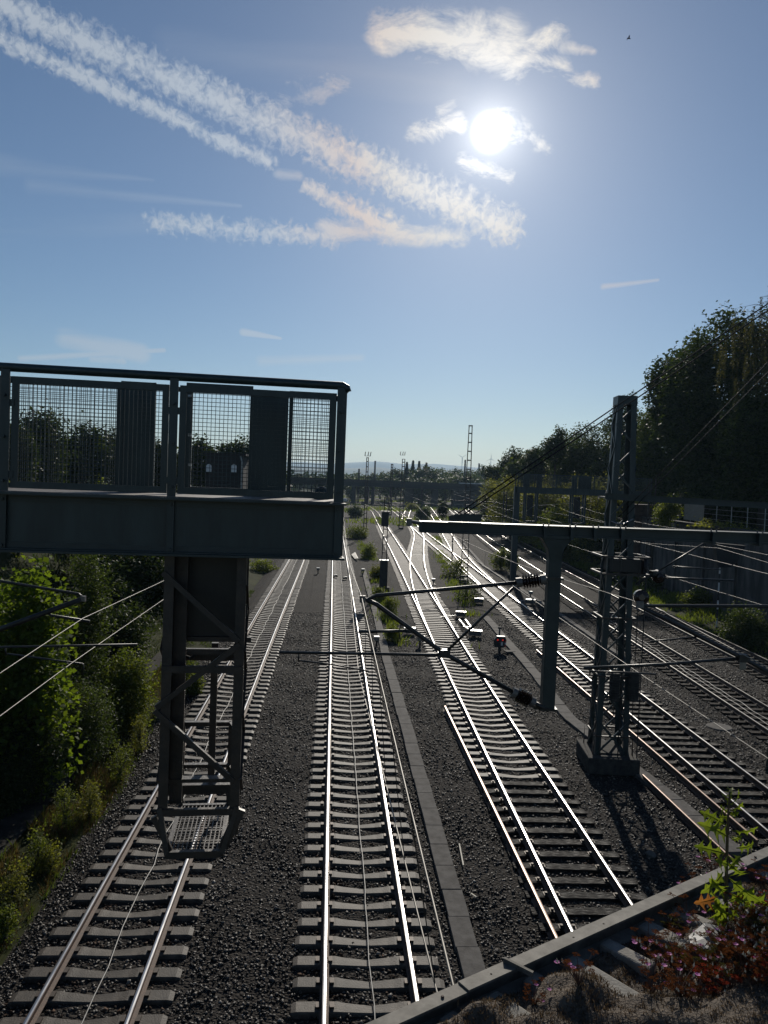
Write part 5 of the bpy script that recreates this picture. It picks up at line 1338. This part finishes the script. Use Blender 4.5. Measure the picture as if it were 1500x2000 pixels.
# wind turbines and a chimney on the horizon
for px, pt, pb in ((903, 893, 915), (959, 896, 917)):
    Y = 2600; t_, b_ = Yp(px, pt, Y), Yp(px, pb, Y)
    wt = thing('wind_turbine', (t_.x, Y, 0), 'faint wind turbine on the horizon left of the tall ladder mast' if px < 910 else 'faint wind turbine on the horizon right of the tall ladder mast', 'wind turbine', 'wind turbines on the horizon')
    MB().tube([(t_.x, Y, 0), (t_.x, Y, t_.z)], [1.6, 1.0], 8).build('tower', M['white'], wt)
    for a in (90, 210, 330):
        e = Vector((math.cos(R(a + px)), 0, math.sin(R(a + px)))) * 19
        MB().tube([(t_.x, Y - 2, t_.z), (t_.x + e.x * .3, Y - 2, t_.z + e.z * .3), (t_.x + e.x, Y - 2, t_.z + e.z)], [.6, .8, .2], 6).build('blade', M['white'], wt)
t_ = Yp(936, 905, 1300); tag(MB().tube([(t_.x, 1300, 0), (t_.x, 1300, t_.z)], [2.2, 1.6], 10).build('chimney', M['brick'], origin=(t_.x, 1300, 0)), 'brown chimney on the horizon right of the tall ladder mast', 'chimney')

# verge grass
def blades(n, sampler, h, m, name, label, seed, wdt=.02, lean=.35):
    rng = np.random.default_rng(seed); P = sampler(rng, n); n = len(P)
    a = rng.uniform(0, 6.28, n); hh = h * rng.uniform(.4, 1.2, n); ln = rng.normal(0, lean, (n, 2)) * hh[:, None]
    sx, sy = np.cos(a) * wdt, np.sin(a) * wdt
    tip = P + np.stack([ln[:, 0], ln[:, 1], hh], 1); mid = P + np.stack([ln[:, 0] * .35, ln[:, 1] * .35, hh * .55], 1)
    o = np.stack([sx, sy, np.zeros(n)], 1)
    V = np.stack([P - o, P + o, mid + o * .7, mid - o * .7, tip], 1).reshape(-1, 3)
    b = (np.arange(n) * 5)[:, None]
    F3 = np.concatenate([b + np.array([[0, 1, 2]]), b + np.array([[0, 2, 3]]), b + np.array([[3, 2, 4]])])
    tag(link(name, np_mesh(name, V, F3), M[m]), label, 'grass', kind='stuff')
def s_left(lo, hi, y0, y1):
    def f_(rng, n):
        y = rng.uniform(y0, y1, n); x = xl(y) - rng.uniform(lo, hi, n)
        k = sines(np.stack([x, y], 1), 4, 1.6) > -.45
        x, y = x[k], y[k]; return np.stack([x, y, np.maximum(gz(x, y), -.62) - .02], 1)
    return f_
blades(16000, s_left(-.15, 1.1, 10, 34), .24, 'drygrass', 'dry_grass', 'strip of dry orange-brown grass along the left ballast edge', 1, .008)
blades(9000, s_left(-.35, 1.2, 10, 60), .24, 'leaf_mid', 'verge_weeds', 'green weeds growing in the dry strip along the left ballast edge', 2, .016)
blades(14000, s_left(1.9, 7, 10, 60), .4, 'leaf_dark', 'bank_weeds', 'weedy undergrowth on the left bank', 3, .02)
def s_right(rng, n):
    y = rng.uniform(34, 140, n); x = xr(y) + rng.uniform(-.2, 3.6, n); k = (x < WALLX - .4) | (y > 76)
    x, y = x[k], y[k]; k = sines(np.stack([x, y], 1), 14, 1.1) > -.3; x, y = x[k], y[k]
    return np.stack([x, y, gz(x, y) - .03], 1)
blades(22000, s_right, .38, 'grass', 'wall_foot_grass', 'bright grass strip along the foot of the retaining wall', 4, .035)
def s_mid(rng, n):
    y = rng.uniform(40, 135, n)
    x = np.where(rng.random(n) < .55, np.interp(y, [40, 60, 90, 135], [.75, -.1, -1.7, -4.4]), np.interp(y, [50, 75, 100, 135], [6.0, 6.6, 7.4, 9.4])) + rng.normal(0, .45, n)
    k = sines(np.stack([x, y], 1), 24, .8) > .12; x, y = x[k], y[k]
    return np.stack([x, y, np.full(len(x), -.26)], 1)
blades(9000, s_mid, .4, 'grass', 'track_weeds', 'tufts of weeds between the tracks around the shrubs', 5, .03)
def s_far(rng, n):
    y = rng.uniform(150, 420, n); x = xl(y) + (xr(y) - xl(y)) * rng.random(n); k = sines(np.stack([x, y], 1), 31, .12) > .1; x, y = x[k], y[k]
    return np.stack([x, y, bz(x, y)], 1)
blades(16000, s_far, .7, 'leaf_ivy' if False else 'grass', 'far_weeds', 'yellow-green weeds over the far junction before the bridge', 6, .12)

# ------------------------------------------------------------------ foreground parapet ledge
ZL = 7.2
A_, B_ = Zp(720, 2000, ZL), Zp(1500, 1655, ZL)
LE = (B_ - A_).normalized(); LI = Vector((LE.y, -LE.x, 0))         # along, inward (towards the viewer)
def Q(s, n, z=0.0): return A_ + LE * s + LI * n + Vector((0, 0, z))
LL = (B_ - A_).length
mb = MB(); mb.bar(Q(-1.6, .625, -.282), Q(LL + 1.6, .625, -.282), 1.27, .46)
tag(mb.build('bridge_ledge', M['fconc'], origin=Q(0, .6, -.3)), 'mossy concrete ledge of the near bridge in the lower right corner', 'ledge')
sa = thing('steel_edge_strip', Q(LL / 2, 0, 0), 'long grey galvanised steel strip along the ledge edge in the lower right', 'metal strip')
for a, b, dz in ((-1.6, .252, 0), (.255, 1.22, .004), (1.223, LL + 1.6, 0)):
    mb = MB(); mb.bar(Q(a, .018, dz), Q(b, .018, dz), .038, .006); mb.bar(Q(a, 0, dz - .03), Q(b, 0, dz - .03), .006, .06); mb.build('angle_bar', M['strip'], sa)
for s in (.19, .34, .63, .75, 1.05, 1.5): MB().lathe(Q(s, .02, .003), Q(s, .02, .007), [(.004, 0), (.004, .7), (.003, 1)], 8).build('bolt', M['rust'], sa)
mb = MB(); mb.bar(Q(.40, .0, .012), Q(.43, .07, .004), .008, .012); mb.build('loose_lug', M['strip'], sa)
r_ = random.Random(12); k = 0; s = -1.4
GCB = 'concrete bars under the steel strip'
while s < LL + 1.2:
    w = r_.uniform(.045, .058); L_ = (.22, .13, .25, .16)[k % 4] + r_.uniform(-.02, .03)
    mb = MB(); mb.bar(Q(s, .035, -.042), Q(s + .02, L_, -.042), w, .036)
    o = mb.build('concrete_bar', M['fconc'], origin=Q(s, .1, -.1), bevel=.006); tag(o, 'short concrete bar sticking out from under the steel strip across the dark gaps', 'concrete bar', GCB)
    s += r_.uniform(.125, .165); k += 1
# moss cushions
rng = np.random.default_rng(90)
ns, nn_ = 260, 110
SS, NN = np.meshgrid(np.linspace(-1.3, LL + 1.2, ns), np.linspace(.03, 1.2, nn_), indexing='ij')
Pm = np.stack([SS.ravel(), NN.ravel()], 1)
cus = np.clip(sines(Pm, 61, 9.0) * .6 + sines(Pm, 62, 21) * .35 + (NN.ravel() - .07 - .14 * sm((SS.ravel() - .55) / .5)) * 3.0, -1, 1.3)
hm = (np.clip(cus, -.3, 1.1) * .062 + sines(Pm, 63, 60) * .006) 
hm = hm * sm((NN.ravel() - .03) / .06) - .062 + .034 * sm((NN.ravel() - .03) / .04)
def mossh(s, n):
    i = np.clip(((s + 1.3) / (LL + 2.5) * (ns - 1)).astype(int), 0, ns - 1); j = np.clip(((n - .03) / 1.17 * (nn_ - 1)).astype(int), 0, nn_ - 1)
    return hm.reshape(ns, nn_)[i, j]
W3 = np.array([list(Q(0, 0, 0))]) + SS.ravel()[:, None] * np.array([list(LE)]) + NN.ravel()[:, None] * np.array([list(LI)]) + np.stack([0 * hm, 0 * hm, hm], 1)
idx = np.arange(ns * nn_).reshape(ns, nn_); F_ = np.stack([idx[:-1, :-1], idx[:-1, 1:], idx[1:, 1:], idx[1:, :-1]], -1).reshape(-1, 4)
mo = link('moss', np_mesh('moss', W3, F_), M['mossbed'], smooth=True); tag(mo, 'dark brown cushions of dry moss covering the ledge', 'moss', kind='stuff')
n = 90000; s = rng.uniform(-.4, LL + .6, n); nv = .035 + .8 * rng.random(n) ** 1.2; hz_ = mossh(s, nv); k = hz_ > -.05
s, nv, hz_ = s[k], nv[k], hz_[k]
Pw = np.array([list(A_)]) + s[:, None] * np.array([list(LE)]) + nv[:, None] * np.array([list(LI)]) + np.stack([0 * s, 0 * s, hz_ - .002], 1)
def moss_s(rng_, n_): return Pw
blades(len(Pw), moss_s, .010, 'moss', 'moss_tips', 'tiny upright tips of the dry moss cushions on the ledge', 91, .0012, .5)

# broken grey slab pieces
for pts, zt_, lab in (([(1345, 1830), (1375, 1812), (1420, 1816), (1432, 1838), (1418, 1858), (1370, 1860), (1348, 1850)], .060, 'upper rounded piece of grey broken slab lying among the red weeds'),
                      ([(1388, 1872), (1440, 1864), (1470, 1880), (1452, 1902), (1420, 1910), (1400, 1896)], .050, 'lower angular piece of grey broken slab lying among the red weeds')):
    ps = [Zp(a, b, ZL + zt_ - .06) for a, b in pts]; n_ = len(ps); r2 = random.Random(lab)
    up_ = [p + Vector((0, 0, r2.uniform(.002, .014))) for p in ps]; c_ = sum(up_, Vector()) / n_ + Vector((0, 0, .004))
    mb = MB(); mb.add([p - Vector((0, 0, .06)) for p in ps] + up_ + [c_], [tuple(range(n_))[::-1]] + [(i, (i + 1) % n_, n_ + (i + 1) % n_, n_ + i) for i in range(n_)] + [(n_ + i, n_ + (i + 1) % n_, 2 * n_) for i in range(n_)])
    tag(mb.build('broken_slab', M['slate'], origin=c_), lab, 'broken slab')

# prickly lettuce
pb = Zp(1418, 1832, ZL - .06); LY = pb.y
lt = thing('prickly_lettuce', pb, 'tall green weed with jagged lobed leaves growing in front of the steel strip', 'weed')
mb = MB(); mb.tube([pb, Yp(1418, 1760, LY), Yp(1419, 1690, LY), Yp(1421, 1620, LY), Yp(1424, 1560, LY), Yp(1425, 1545, LY)], [.0062, .0055, .0048, .004, .0026, .0015], 8); mb.build('stem', M['lstem'], lt, smooth=True)
LOB = [(0, .012), (.12, .03), (.20, .13), (.17, .20), (.30, .06), (.42, .055), (.48, .20), (.44, .29), (.58, .07), (.68, .06), (.74, .19), (.70, .26), (.84, .06), (.93, .05), (1.0, .004)]
def lobed(a, b, m, dy=0.0, tilt=0.0, sc=1.0, seed=0):
    rr = random.Random(seed); p, q = Yp(*a, LY), Yp(*b, LY + dy); d = q - p; L_ = d.length; d.normalize()
    side = d.cross(Vector((math.sin(tilt), -1, .15 + math.cos(tilt) * .3))).normalized(); nrm = side.cross(d).normalized()
    vs, fs = [], []
    for i, (t, w) in enumerate(LOB):
        tt = t
        mid = p + d * (L_ * i / (len(LOB) - 1)) + nrm * (.12 * L_ * math.sin(math.pi * i / (len(LOB) - 1)))
        for sg_ in (-1, 1):
            ww = w * L_ * sc * rr.uniform(.8, 1.2)
            e = p + d * (L_ * tt) + side * (sg_ * ww) + nrm * (.12 * L_ * math.sin(math.pi * tt) + ww * .25)
            vs.append(e)
        vs.append(mid)
    for i in range(len(LOB) - 1):
        a0, b0, m0, a1, b1, m1 = [3 * i + k for k in range(3)] + [3 * i + 3 + k for k in range(3)]
        fs += [(a0, m0, m1, a1), (m0, b0, b1, m1)]
    mb = MB(); mb.add(vs, fs)
    o = mb.build('leaf', M[m], lt)
    MB().tube([p + nrm * .001] + [Vector(vs[3 * i + 2]) + nrm * .001 for i in (3, 7, 11)], [.0016, .0014, .001, .0005], 5).build('midrib', M['leaf_lite'], o)
LV = [((1418, 1612), (1366, 1584)), ((1420, 1634), (1361, 1607)), ((1416, 1667), (1355, 1652)), ((1430, 1622), (1481, 1614)), ((1438, 1656), (1472, 1645)), ((1412, 1703), (1368, 1745)),
      ((1424, 1685), (1458, 1706)), ((1424, 1715), (1500, 1768)), ((1428, 1745), (1478, 1772)), ((1430, 1640), (1450, 1632)), ((1424, 1578), (1408, 1548)), ((1424, 1572), (1442, 1541)), ((1425, 1566), (1418, 1533)),
      ((1426, 1582), (1451, 1566)), ((1424, 1588), (1406, 1572)), ((1427, 1592), (1444, 1586)), ((1424, 1562), (1431, 1538)), ((1420, 1800), (1398, 1752)), ((1422, 1800), (1441, 1768)), ((1418, 1812), (1392, 1790)), ((1421, 1780), (1399, 1735)), ((1423, 1790), (1452, 1800)), ((1421, 1760), (1450, 1735)), ((1420, 1740), (1385, 1715)), ((1422, 1700), (1446, 1672)), ((1422, 1770), (1388, 1768)), ((1425, 1598), (1404, 1595)), ((1423, 1690), (1396, 1680))]
for i, (a, b) in enumerate(LV): lobed(a, b, 'lettuce', (-1) ** i * .03, i * .7, 1.15 if i < 17 else 1.3, i)
lobed((1402, 1752), (1355, 1764), 'lettuce_red', -.03, .5, 1.2, 55)

# red stemmed cranesbill plants: three builds, copied
def cranesbill(seed, mleaf, flowers, label):
    rng = np.random.default_rng(seed)
    r_ = thing('cranesbill', (0, 0, 0), label, 'weed', 'red stemmed cranesbill weeds on the ledge')
    mb = MB(); lv, lf = [], []; fl = MB(); sd = MB(); nleaf = 0
    for k in range(16):
        a = rng.uniform(0, 6.28); L_ = rng.uniform(.025, .075); sp = rng.uniform(.2, 1.1)
        e = Vector((math.cos(a) * L_ * sp, math.sin(a) * L_ * sp, L_)); m_ = e * .5 + Vector((0, 0, .012))
        mb.tube([(0, 0, 0), m_, e], [.0011, .0009, .0006], 4)
        if k < flowers:
            fl = MB()
            for q in range(5):
                t = q * 1.2566 + a; d1 = Vector((math.cos(t), math.sin(t), .35)) * .0075; d2 = Vector((-math.sin(t), math.cos(t), 0)) * .0034
                fl.add([e, e + d1 * .7 + d2, e + d1, e + d1 * .7 - d2], [(0, 1, 2, 3)])
            fl.build('flower', M['petal'], r_)
        elif k % 5 == 0: sd.lathe(e, e + Vector((.003, 0, .012)), [(.001, 0), (.003, .3), (.0012, .6), (.0004, 1)], 5); sd.build('seed_head', M['seed'], r_); sd = MB()
        else:
            for q in range(5):
                t = q * 1.2566 + a; d = Vector((math.cos(t), math.sin(t), rng.uniform(-.3, .3))) * rng.uniform(.006, .0125); sdv = Vector((-math.sin(t), math.cos(t), 0))
                for u in range(4):
                    for sg_ in (-1, 1):
                        c_ = e + d * (.25 + .22 * u); tip = c_ + d * .28 + sdv * (sg_ * .005 * (1 - .15 * u))
                        o_ = len(lv); lv += [c_, c_ + d * .12, tip, c_ + d * .02 + sdv * sg_ * .003]; lf.append((o_, o_ + 1, o_ + 2, o_ + 3))
    mb.build('stems', M['herbstem'], r_)
    MB().add(lv, lf).build('leaves', M[mleaf], r_)
    
    return r_
LABC = {'r': 'cranesbill weed turned bright red on the ledge', 'b': 'russet brown cranesbill weed on the ledge without flowers', 'g': 'olive leaved cranesbill weed on the ledge', 'f': 'wiry cranesbill weed with small pink flowers on the ledge'}
protos = {'r': cranesbill(1, 'herb_red', 0, LABC['r']), 'b': cranesbill(2, 'herb_brown', 0, LABC['b']), 'g': cranesbill(3, 'herb_green', 0, LABC['g']), 'f': cranesbill(4, 'herb_brown', 3, LABC['f'])}
used = set(); rr = random.Random(31)
def put(kind, px, py, sc):
    if 1338 < px < 1442 and 1806 < py < 1864 and rr.random() < .75: return
    p = Zp(px, py, ZL - .05); p.z = ZL + float(mossh(np.array([(p - A_).dot(LE)]), np.array([(p - A_).dot(LI)]))[0]) - .004
    if kind not in used: o = protos[kind]; used.add(kind); o.location = p; o.scale = (sc,) * 3; o.rotation_euler = (0, 0, rr.uniform(0, 6))
    else: o = copytree(protos[kind], p, sc, rr.uniform(0, 6.28)); o['label'] = LABC[kind]
for px, py in ((1365, 1950), (1390, 1988), (1405, 1975), (1490, 1972), (1475, 1992), (1500, 1990), (1372, 1962), (1425, 1992), (1498, 1785)): put('r', px, py, rr.uniform(.6, .9))
for k in range(42):
    px = 1285 + 215 * rr.random(); py = 1835 + 165 * rr.random()
    if (px - 1285) / 215 + (py - 1835) / 165 > .62: put('b', px, py, rr.uniform(.55, 1.0))
for k in range(20):
    px = rr.uniform(1330, 1500); py = rr.uniform(1830, 2000); put('g', px, py, rr.uniform(.55, .9))
for px, py in ((1264, 1868), (1313, 1872), (1295, 1905), (1311, 1888), (1340, 1800), (1323, 1833), (1358, 1858), (1383, 1842), (1424, 1878), (1450, 1840), (1440, 1800), (1417, 1822), (1328, 1912), (1372, 1918), (1390, 1930), (1446, 1928), (1465, 1935), (1270, 1965), (1322, 1990), (1452, 1965), (1420, 1925), (1040, 1985), (1128, 1975), (1470, 1735), (1395, 1700), (1345, 1735), (1365, 1720), (1490, 1740), (1476, 1952), (1495, 1930)): put('f', px, py, rr.uniform(.7, 1.05))
for px, py in ((1306, 1825), (1315, 1815), (1490, 1870)): put('g', px, py, .6)

# bird
p = Yp(1228, 75, 60)
mb = MB(); mb.lathe(p + Vector((-.16, 0, .03)), p + Vector((.16, 0, -.03)), [(.004, 0), (.03, .2), (.045, .5), (.03, .8), (.01, 1)], 8)
for sg_ in (-1, 1): mb.add([p + Vector((-.05, 0, .02)), p + Vector((.07, 0, .02)), p + Vector((.02, sg_ * .2, .10)), p + Vector((-.06, sg_ * .38, .05)), p + Vector((-.06, sg_ * .2, .09))], [(0, 1, 2, 4), (4, 2, 3)])
tag(mb.build('bird', M['black'], origin=p), 'tiny dark bird high in the sky right of the sun', 'bird')

# ------------------------------------------------------------------ haze, sky, light, camera
HAZE = 0.00013
if HAZE:
    mb = MB(); mb.box((0, 3600, 85), (13800, 9600, 176)); hz_o = mb.build('haze', [])
    m, nt, out = nt_new('thin_summer_haze'); pv_ = nt.nodes.new('ShaderNodeVolumePrincipled')
    pv_.inputs['Color'].default_value = (.52, .76, 1.0, 1); pv_.inputs['Density'].default_value = HAZE; pv_.inputs['Anisotropy'].default_value = 0.25
    nt.links.new(pv_.outputs[0], out.inputs['Volume']); hz_o.data.materials.append(m); tag(hz_o, 'thin pale summer haze over the plain', 'haze', kind='stuff')

world = bpy.data.worlds.new('World'); S.world = world; world.use_nodes = True
wn = world.node_tree; wn.nodes.clear(); WN, WL = wn.nodes, wn.links
class X:
    def __init__(s, o): s.o = o
    @staticmethod
    def op(op, *a, clamp=False):
        n = WN.new('ShaderNodeMath'); n.operation = op; n.use_clamp = clamp
        for i, v in enumerate(a):
            if isinstance(v, X): WL.new(v.o, n.inputs[i])
            else: n.inputs[i].default_value = v
        return X(n.outputs[0])
    def __add__(s, b): return X.op('ADD', s, b)
    def __radd__(s, b): return X.op('ADD', s, b)
    def __sub__(s, b): return X.op('SUBTRACT', s, b)
    def __rsub__(s, b): return X.op('SUBTRACT', b, s)
    def __mul__(s, b): return X.op('MULTIPLY', s, b)
    def __rmul__(s, b): return X.op('MULTIPLY', s, b)
    def __truediv__(s, b): return X.op('DIVIDE', s, b)
    def max(s, b): return X.op('MAXIMUM', s, b)
    def clamp(s): return X.op('ADD', s, 0.0, clamp=True)
tcw = WN.new('ShaderNodeTexCoord'); nrmz = WN.new('ShaderNodeVectorMath'); nrmz.operation = 'NORMALIZE'; WL.new(tcw.outputs['Generated'], nrmz.inputs[0])
def dotv(v):
    n = WN.new('ShaderNodeVectorMath'); n.operation = 'DOT_PRODUCT'; WL.new(nrmz.outputs[0], n.inputs[0]); n.inputs[1].default_value = v; return X(n.outputs['Value'])
E0 = Vector((0, math.cos(R(22)), math.sin(R(22)))); E1 = Vector((1, 0, 0)); E2 = Vector((0, -math.sin(R(22)), math.cos(R(22))))
d0 = dotv(E0); front = X.op('GREATER_THAN', d0, .12); dd = d0.max(.12)
U, V_ = dotv(E1) / dd, dotv(E2) / dd
def sky_uv(px, py):
    d = ray(px, py).normalized(); return d.dot(E1) / d.dot(E0), d.dot(E2) / d.dot(E0)
cmb = WN.new('ShaderNodeCombineXYZ'); WL.new(U.o, cmb.inputs[0]); WL.new(V_.o, cmb.inputs[1])
def noise(scale, det, rot=0.0, st=(1, 1), rough=.6, dist=0.0, seed=0.0):
    mp = WN.new('ShaderNodeMapping'); mp.inputs['Rotation'].default_value = (0, 0, rot); mp.inputs['Scale'].default_value = (st[0], st[1], 1); mp.inputs['Location'].default_value = (seed, seed * .7, seed)
    WL.new(cmb.outputs[0], mp.inputs[0]); n = WN.new('ShaderNodeTexNoise'); n.inputs['Scale'].default_value = scale; n.inputs['Detail'].default_value = det; n.inputs['Roughness'].default_value = rough; n.inputs['Distortion'].default_value = dist
    WL.new(mp.outputs[0], n.inputs['Vector']); return X(n.outputs['Fac'])
n_rip = noise(105, 5, R(55), (1.0, .95), .64, .5) * .72 + noise(30, 4, R(30), (1, .8), .6, .3, 5.0) * .28
n_cld = noise(26, 9, R(25), (.8, 1.4), .7, .4, 3.1)
n_cir = noise(9, 6, R(-8), (.35, 2.6), .6, .4, 7.7)
n_big = noise(4.5, 3, 0, (1, 1), .5, 0, 1.3)
def band(p0, p1, w0, w1, soft, bias, nz, amp, dens):
    a, b = sky_uv(*p0), sky_uv(*p1); dx, dy = b[0] - a[0], b[1] - a[1]; L2 = dx * dx + dy * dy
    pu, pv = U - a[0], V_ - a[1]
    t = ((pu * dx + pv * dy) / L2).clamp()
    eu, ev = pu - t * dx, pv - t * dy
    dist = X.op('SQRT', eu * eu + ev * ev)
    w = t * ((w1 - w0) / FPX) + w0 / FPX
    m = (1 - dist / w).max(-.5)
    v = (m * soft + (nz - .5) * amp + bias).clamp() * (m * 2.6 + .35).clamp()
    return v * dens
bands = [
    band((-30, -6), (990, 444), 40, 47, 1.15, -.16, n_rip, 3.8, .80),
    band((-20, 66), (525, 316), 23, 19, 1.15, -.12, n_rip, 4.2, .80),
    band((300, 434), (650, 464), 26, 27, 1.0, -.2, n_rip, 4.4, .78),
    band((640, 447), (900, 464), 30, 20, 1.0, -.10, n_cld, 3.6, .8),
    band((600, 364), (760, 446), 19, 38, 1.1, -.12, n_rip, 4.0, .85),
    band((755, 62), (980, 84), 40, 50, 1.1, .02, n_cld, 3.4, .9),
    band((1000, 132), (1085, 70), 28, 26, .9, -.12, n_cld, 4.2, .88),
    band((1050, 110), (1160, 160), 24, 15, .9, -.12, n_cld, 4.2, .85),
    band((1100, 92), (1160, 100), 14, 8, .9, -.1, n_cld, 4.0, .6),
    band((818, 264), (890, 240), 26, 22, .8, -.2, n_cld, 4.4, .85),
    band((860, 215), (885, 200), 14, 12, .8, -.1, n_cld, 4.2, .7),
    band((980, 246), (1072, 288), 34, 16, .8, -.16, n_cld, 4.4, .9),
    band((905, 316), (992, 346), 18, 18, .8, -.2, n_cld, 4.2, .95),
    band((556, 192), (665, 176), 40, 38, .7, -.42, n_cld, 4.6, .55),
    band((545, 338), (585, 344), 13, 11, 1.0, -.1, n_cld, 3.0, .45),
    band((1178, 560), (1285, 547), 7, 4, 1.0, 0, n_cir, 3.4, .45),
    band((475, 648), (548, 661), 9, 3, 1.0, .1, n_cir, 2.6, .55),
    band((125, 660), (275, 690), 24, 22, .9, .05, n_cir, 2.8, .5),
    band((180, 700), (240, 704), 11, 9, 1.0, 0, n_cld, 3.0, .5),
    band((510, 706), (705, 700), 14, 11, .9, .1, n_cir, 2.4, .5),
    band((40, 700), (320, 684), 8, 5, 1.0, .1, n_cir, 2.2, .5),
    band((0, 325), (300, 352), 24, 4, .8, -.02, n_cir, 2.8, .16),
    band((60, 362), (470, 402), 20, 4, .8, -.02, n_cir, 2.8, .18),
    band((330, 90), (880, 165), 44, 44, .8, -.1, n_cir, 1.8, .12),
    band((0, 450), (420, 440), 34, 24, .8, -.15, n_cir, 2.4, .10),
]
cl = bands[0]
for b in bands[1:]: cl = cl.max(b)
cl = (cl * front).clamp()
sunv = dotv(SUN_DIR); theta = X.op('ARCCOSINE', sunv.clamp() * .9999999)
thd = theta * (180 / math.pi)
core = X.op('POWER', ((1.55 - thd) / 1.2).clamp(), 2.4)
g1 = X.op('EXPONENT', thd * (-1 / 1.25)); g2 = X.op('EXPONENT', thd * (-1 / 4.5)); g3 = X.op('EXPONENT', thd * (-1 / 14.0))
sky = WN.new('ShaderNodeTexSky'); sky.sky_type = 'NISHITA'; sky.sun_disc = False
sky.sun_elevation = SUN_EL; sky.sun_rotation = SUN_AZ; sky.air_density = 1.0; sky.dust_density = 0.16; sky.ozone_density = 4.0; sky.altitude = 150
SKYK = 0.062
def scale_col(sock, k):
    n = WN.new('ShaderNodeVectorMath'); n.operation = 'SCALE'; WL.new(sock, n.inputs[0])
    if isinstance(k, X): WL.new(k.o, n.inputs['Scale'])
    else: n.inputs['Scale'].default_value = k
    return n.outputs[0]
def addv(a, b):
    n = WN.new('ShaderNodeVectorMath'); n.operation = 'ADD'; WL.new(a, n.inputs[0]); WL.new(b, n.inputs[1]); return n.outputs[0]
def constcol(c):
    n = WN.new('ShaderNodeCombineXYZ'); [setattr(n.inputs[i], 'default_value', c[i]) for i in range(3)]; return n.outputs[0]
CLOUD_B = 8.2
# cloud brightness grows towards the sun, with a faint warm fringe near it
warm = WN.new('ShaderNodeValToRGB')
for e, (pos, col) in zip([warm.color_ramp.elements[0], warm.color_ramp.elements[1], warm.color_ramp.elements.new(.5), warm.color_ramp.elements.new(.72)], ((0.30, (.84, .93, 1.04, 1)), (.85, (1.0, .98, .93, 1)), (.5, (1.0, .84, .75, 1)), (.66, (1.0, .94, .86, 1)))):
    e.position = pos; e.color = col
near = X.op('EXPONENT', thd * (-1 / 9.0))
WL.new((near * 1.1 + (n_big - .5) * 1.6 * near + .16).clamp().o, warm.inputs[0])
ccol = scale_col(warm.outputs[0], g2 * 5.0 + g3 * 5.0 + CLOUD_B)
mixc = WN.new('ShaderNodeMix'); mixc.data_type = 'RGBA'
WL.new(cl.o, mixc.inputs[0]); WL.new(sky.outputs[0], mixc.inputs[6]); WL.new(ccol, mixc.inputs[7])
glow = scale_col(constcol((1.0, .97, .90)), core * 80.0 + g1 * 17.0 + g2 * 5.0 + g3 * 1.0)
tot = addv(mixc.outputs[2], glow)
bg = WN.new('ShaderNodeBackground'); bg.inputs[1].default_value = SKYK; WL.new(tot, bg.inputs[0])
wo = WN.new('ShaderNodeOutputWorld'); WL.new(bg.outputs[0], wo.inputs[0])

sun = bpy.data.lights.new('sun', 'SUN'); sun.energy = 4.2; sun.angle = R(.53); sun.color = (1.0, .93, .82)
so = bpy.data.objects.new('sun', sun); C.objects.link(so); so.rotation_euler = (-SUN_DIR).to_track_quat('-Z', 'Y').to_euler(); so.location = (0, 0, 60)

cam = bpy.data.cameras.new('camera'); co = bpy.data.objects.new('camera', cam); C.objects.link(co)
cam.sensor_fit = 'VERTICAL'; cam.sensor_height = 24; cam.sensor_width = 24; cam.lens = 24 * FPX / 2000; cam.clip_start = .05; cam.clip_end = 20000
cp, sp = math.cos(PITCH), math.sin(PITCH); c_, s_ = math.cos(ROLL), math.sin(ROLL)
Uu = Vector((0, sp, cp)); Xx = Vector((1, 0, 0)); fw = Vector((0, cp, -sp))
Rr = Xx * c_ + Uu * s_; Up = -Xx * s_ + Uu * c_
co.matrix_world = Matrix(((Rr.x, Up.x, -fw.x, 0), (Rr.y, Up.y, -fw.y, 0), (Rr.z, Up.z, -fw.z, EYE), (0, 0, 0, 1)))
S.camera = co
S.view_settings.view_transform = 'Standard'; S.view_settings.look = 'None'; S.view_settings.gamma = 1.0; S.view_settings.exposure = 0.0
S.cycles.max_bounces = 6; S.cycles.diffuse_bounces = 3; S.cycles.glossy_bounces = 3; S.cycles.transmission_bounces = 4; S.cycles.volume_bounces = 0; S.cycles.transparent_max_bounces = 8
S.cycles.use_denoising = True
